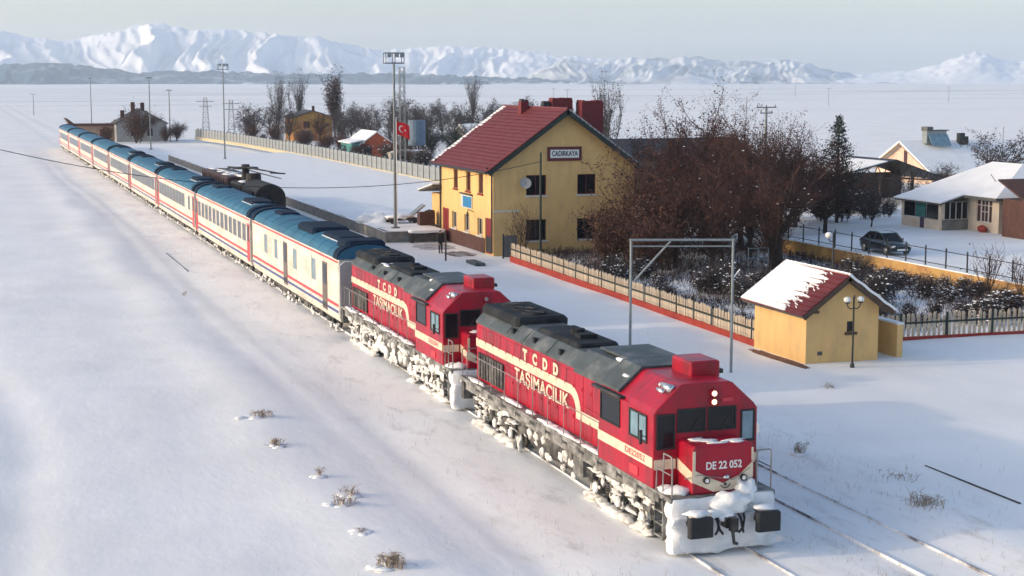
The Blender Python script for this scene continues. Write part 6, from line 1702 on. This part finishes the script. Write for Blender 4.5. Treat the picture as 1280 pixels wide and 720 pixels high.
oc = mat('ochre_house', (.46, .26, .07), .85, var=.15, scale=.5, dirt=(.40, .10, .05), dirt_amt=.7, dirt_scale=.35)
t, rf = gable_house('house', 'small ochre and red house with dark roof among bare trees', 67.3, 338, 8.5, 9, 5.0, 1.4, oc, dk, 'y', z=0)
MB().box(-.03, .0, 2, 3.6, 1.6, 3.6).build('window', M['plinth'], t); MB().box(2.2, 3.6, -.03, 0, 2.8, 4.2).build('window', M['plinth'], t)
MB().box(5.0, 5.5, 4, 4.5, 6, 7.4).build('chimney', M['plinth'], rf)
org = mat('orange_wall', (.48, .10, .04), .85, var=.15, scale=.6); teal = mat('teal_wall', (.07, .26, .25), .85, var=.12)
t, rf = gable_house('house', 'low orange and teal house with snowy roof beyond the fence', 61.6, 254, 5.4, 10, 2.6, 1.9, org, M['snow'], 'y', z=0)
MB().box(-1.4, -.002, -.2, 8, -.2, 2.7).build('teal_wing', teal, t)
mb = MB(); slab(mb, (-1.9, -.6, 2.85), (-1.9, 8.2, 2.85), (0.3, 8.2, 3.3), (0.3, -.6, 3.3), .2); mb.build('wing_roof', M['snow'], t)
MB().box(1.0, 1.9, -.03, 0, .2, 2.0).build('door', M['plinth'], t)
t, rf = gable_house('house', 'long white roofed house half hidden behind trees left of station', 92, 292, 20, 9, 2.6, 1.8, gw, M['snow'], 'x', z=0)
t = thing('water_tank', 'blue grey water tank on a stand right of the flag', 'tank', (68.6, 245, 0))
MB().tube((0, 0, 2.6), (0, 0, 6.6), 1.4, 1.4, 18).build('drum', mat('tank_blue', (.09, .14, .20), .6, var=.15), t)
for a in range(4): MB().tube((1.1 * math.cos(a * 1.57), 1.1 * math.sin(a * 1.57), -.2), (1.1 * math.cos(a * 1.57), 1.1 * math.sin(a * 1.57), 2.6), .1, .1, 6).build('leg', M['iron'], t)
t = thing('trailer', 'snow filled boat shaped trailer beyond the fence left of station', 'trailer', (61.0, 222, 0))
MB().prism([(-2.6, 1.0), (2.2, 1.0), (3.0, 2.9), (-3.0, 2.6)], 'y', -1, 1).build('body', mat('trailer_grey', (.42, .38, .32), .8, var=.15), t)
mb = MB(); mb.blob((0, 0, 2.7), (2.7, .95, .3), 2, 3, .15); mb.build('snow_load', M['snow'], t, smooth=True)
for x in (-1.5, 1.3): MB().tube((x, -1.1, .5), (x, -.9, .5), .5, .5, 14).build('wheel', M['rubber'], t)
# ------------------------------------------------------------------ air
def haze():
    mb = MB(); mb.box(-9500, 14500, -420, 13500, -60, 420)
    m = bpy.data.materials.new('haze'); m.use_nodes = True
    t = m.node_tree; t.nodes.remove(t.nodes['Principled BSDF'])
    v = t.nodes.new('ShaderNodeVolumePrincipled')
    v.inputs['Color'].default_value = (.78, .88, 1.0, 1)
    v.inputs['Density'].default_value = HAZE_DENSITY
    v.inputs['Anisotropy'].default_value = .2
    t.links.new(v.outputs[0], t.nodes['Material Output'].inputs['Volume'])
    o = mb.build('haze', m); tag(o, 'thin cold winter haze filling the air', 'haze', kind='stuff')
HAZE_DENSITY = 9.5e-5
haze()
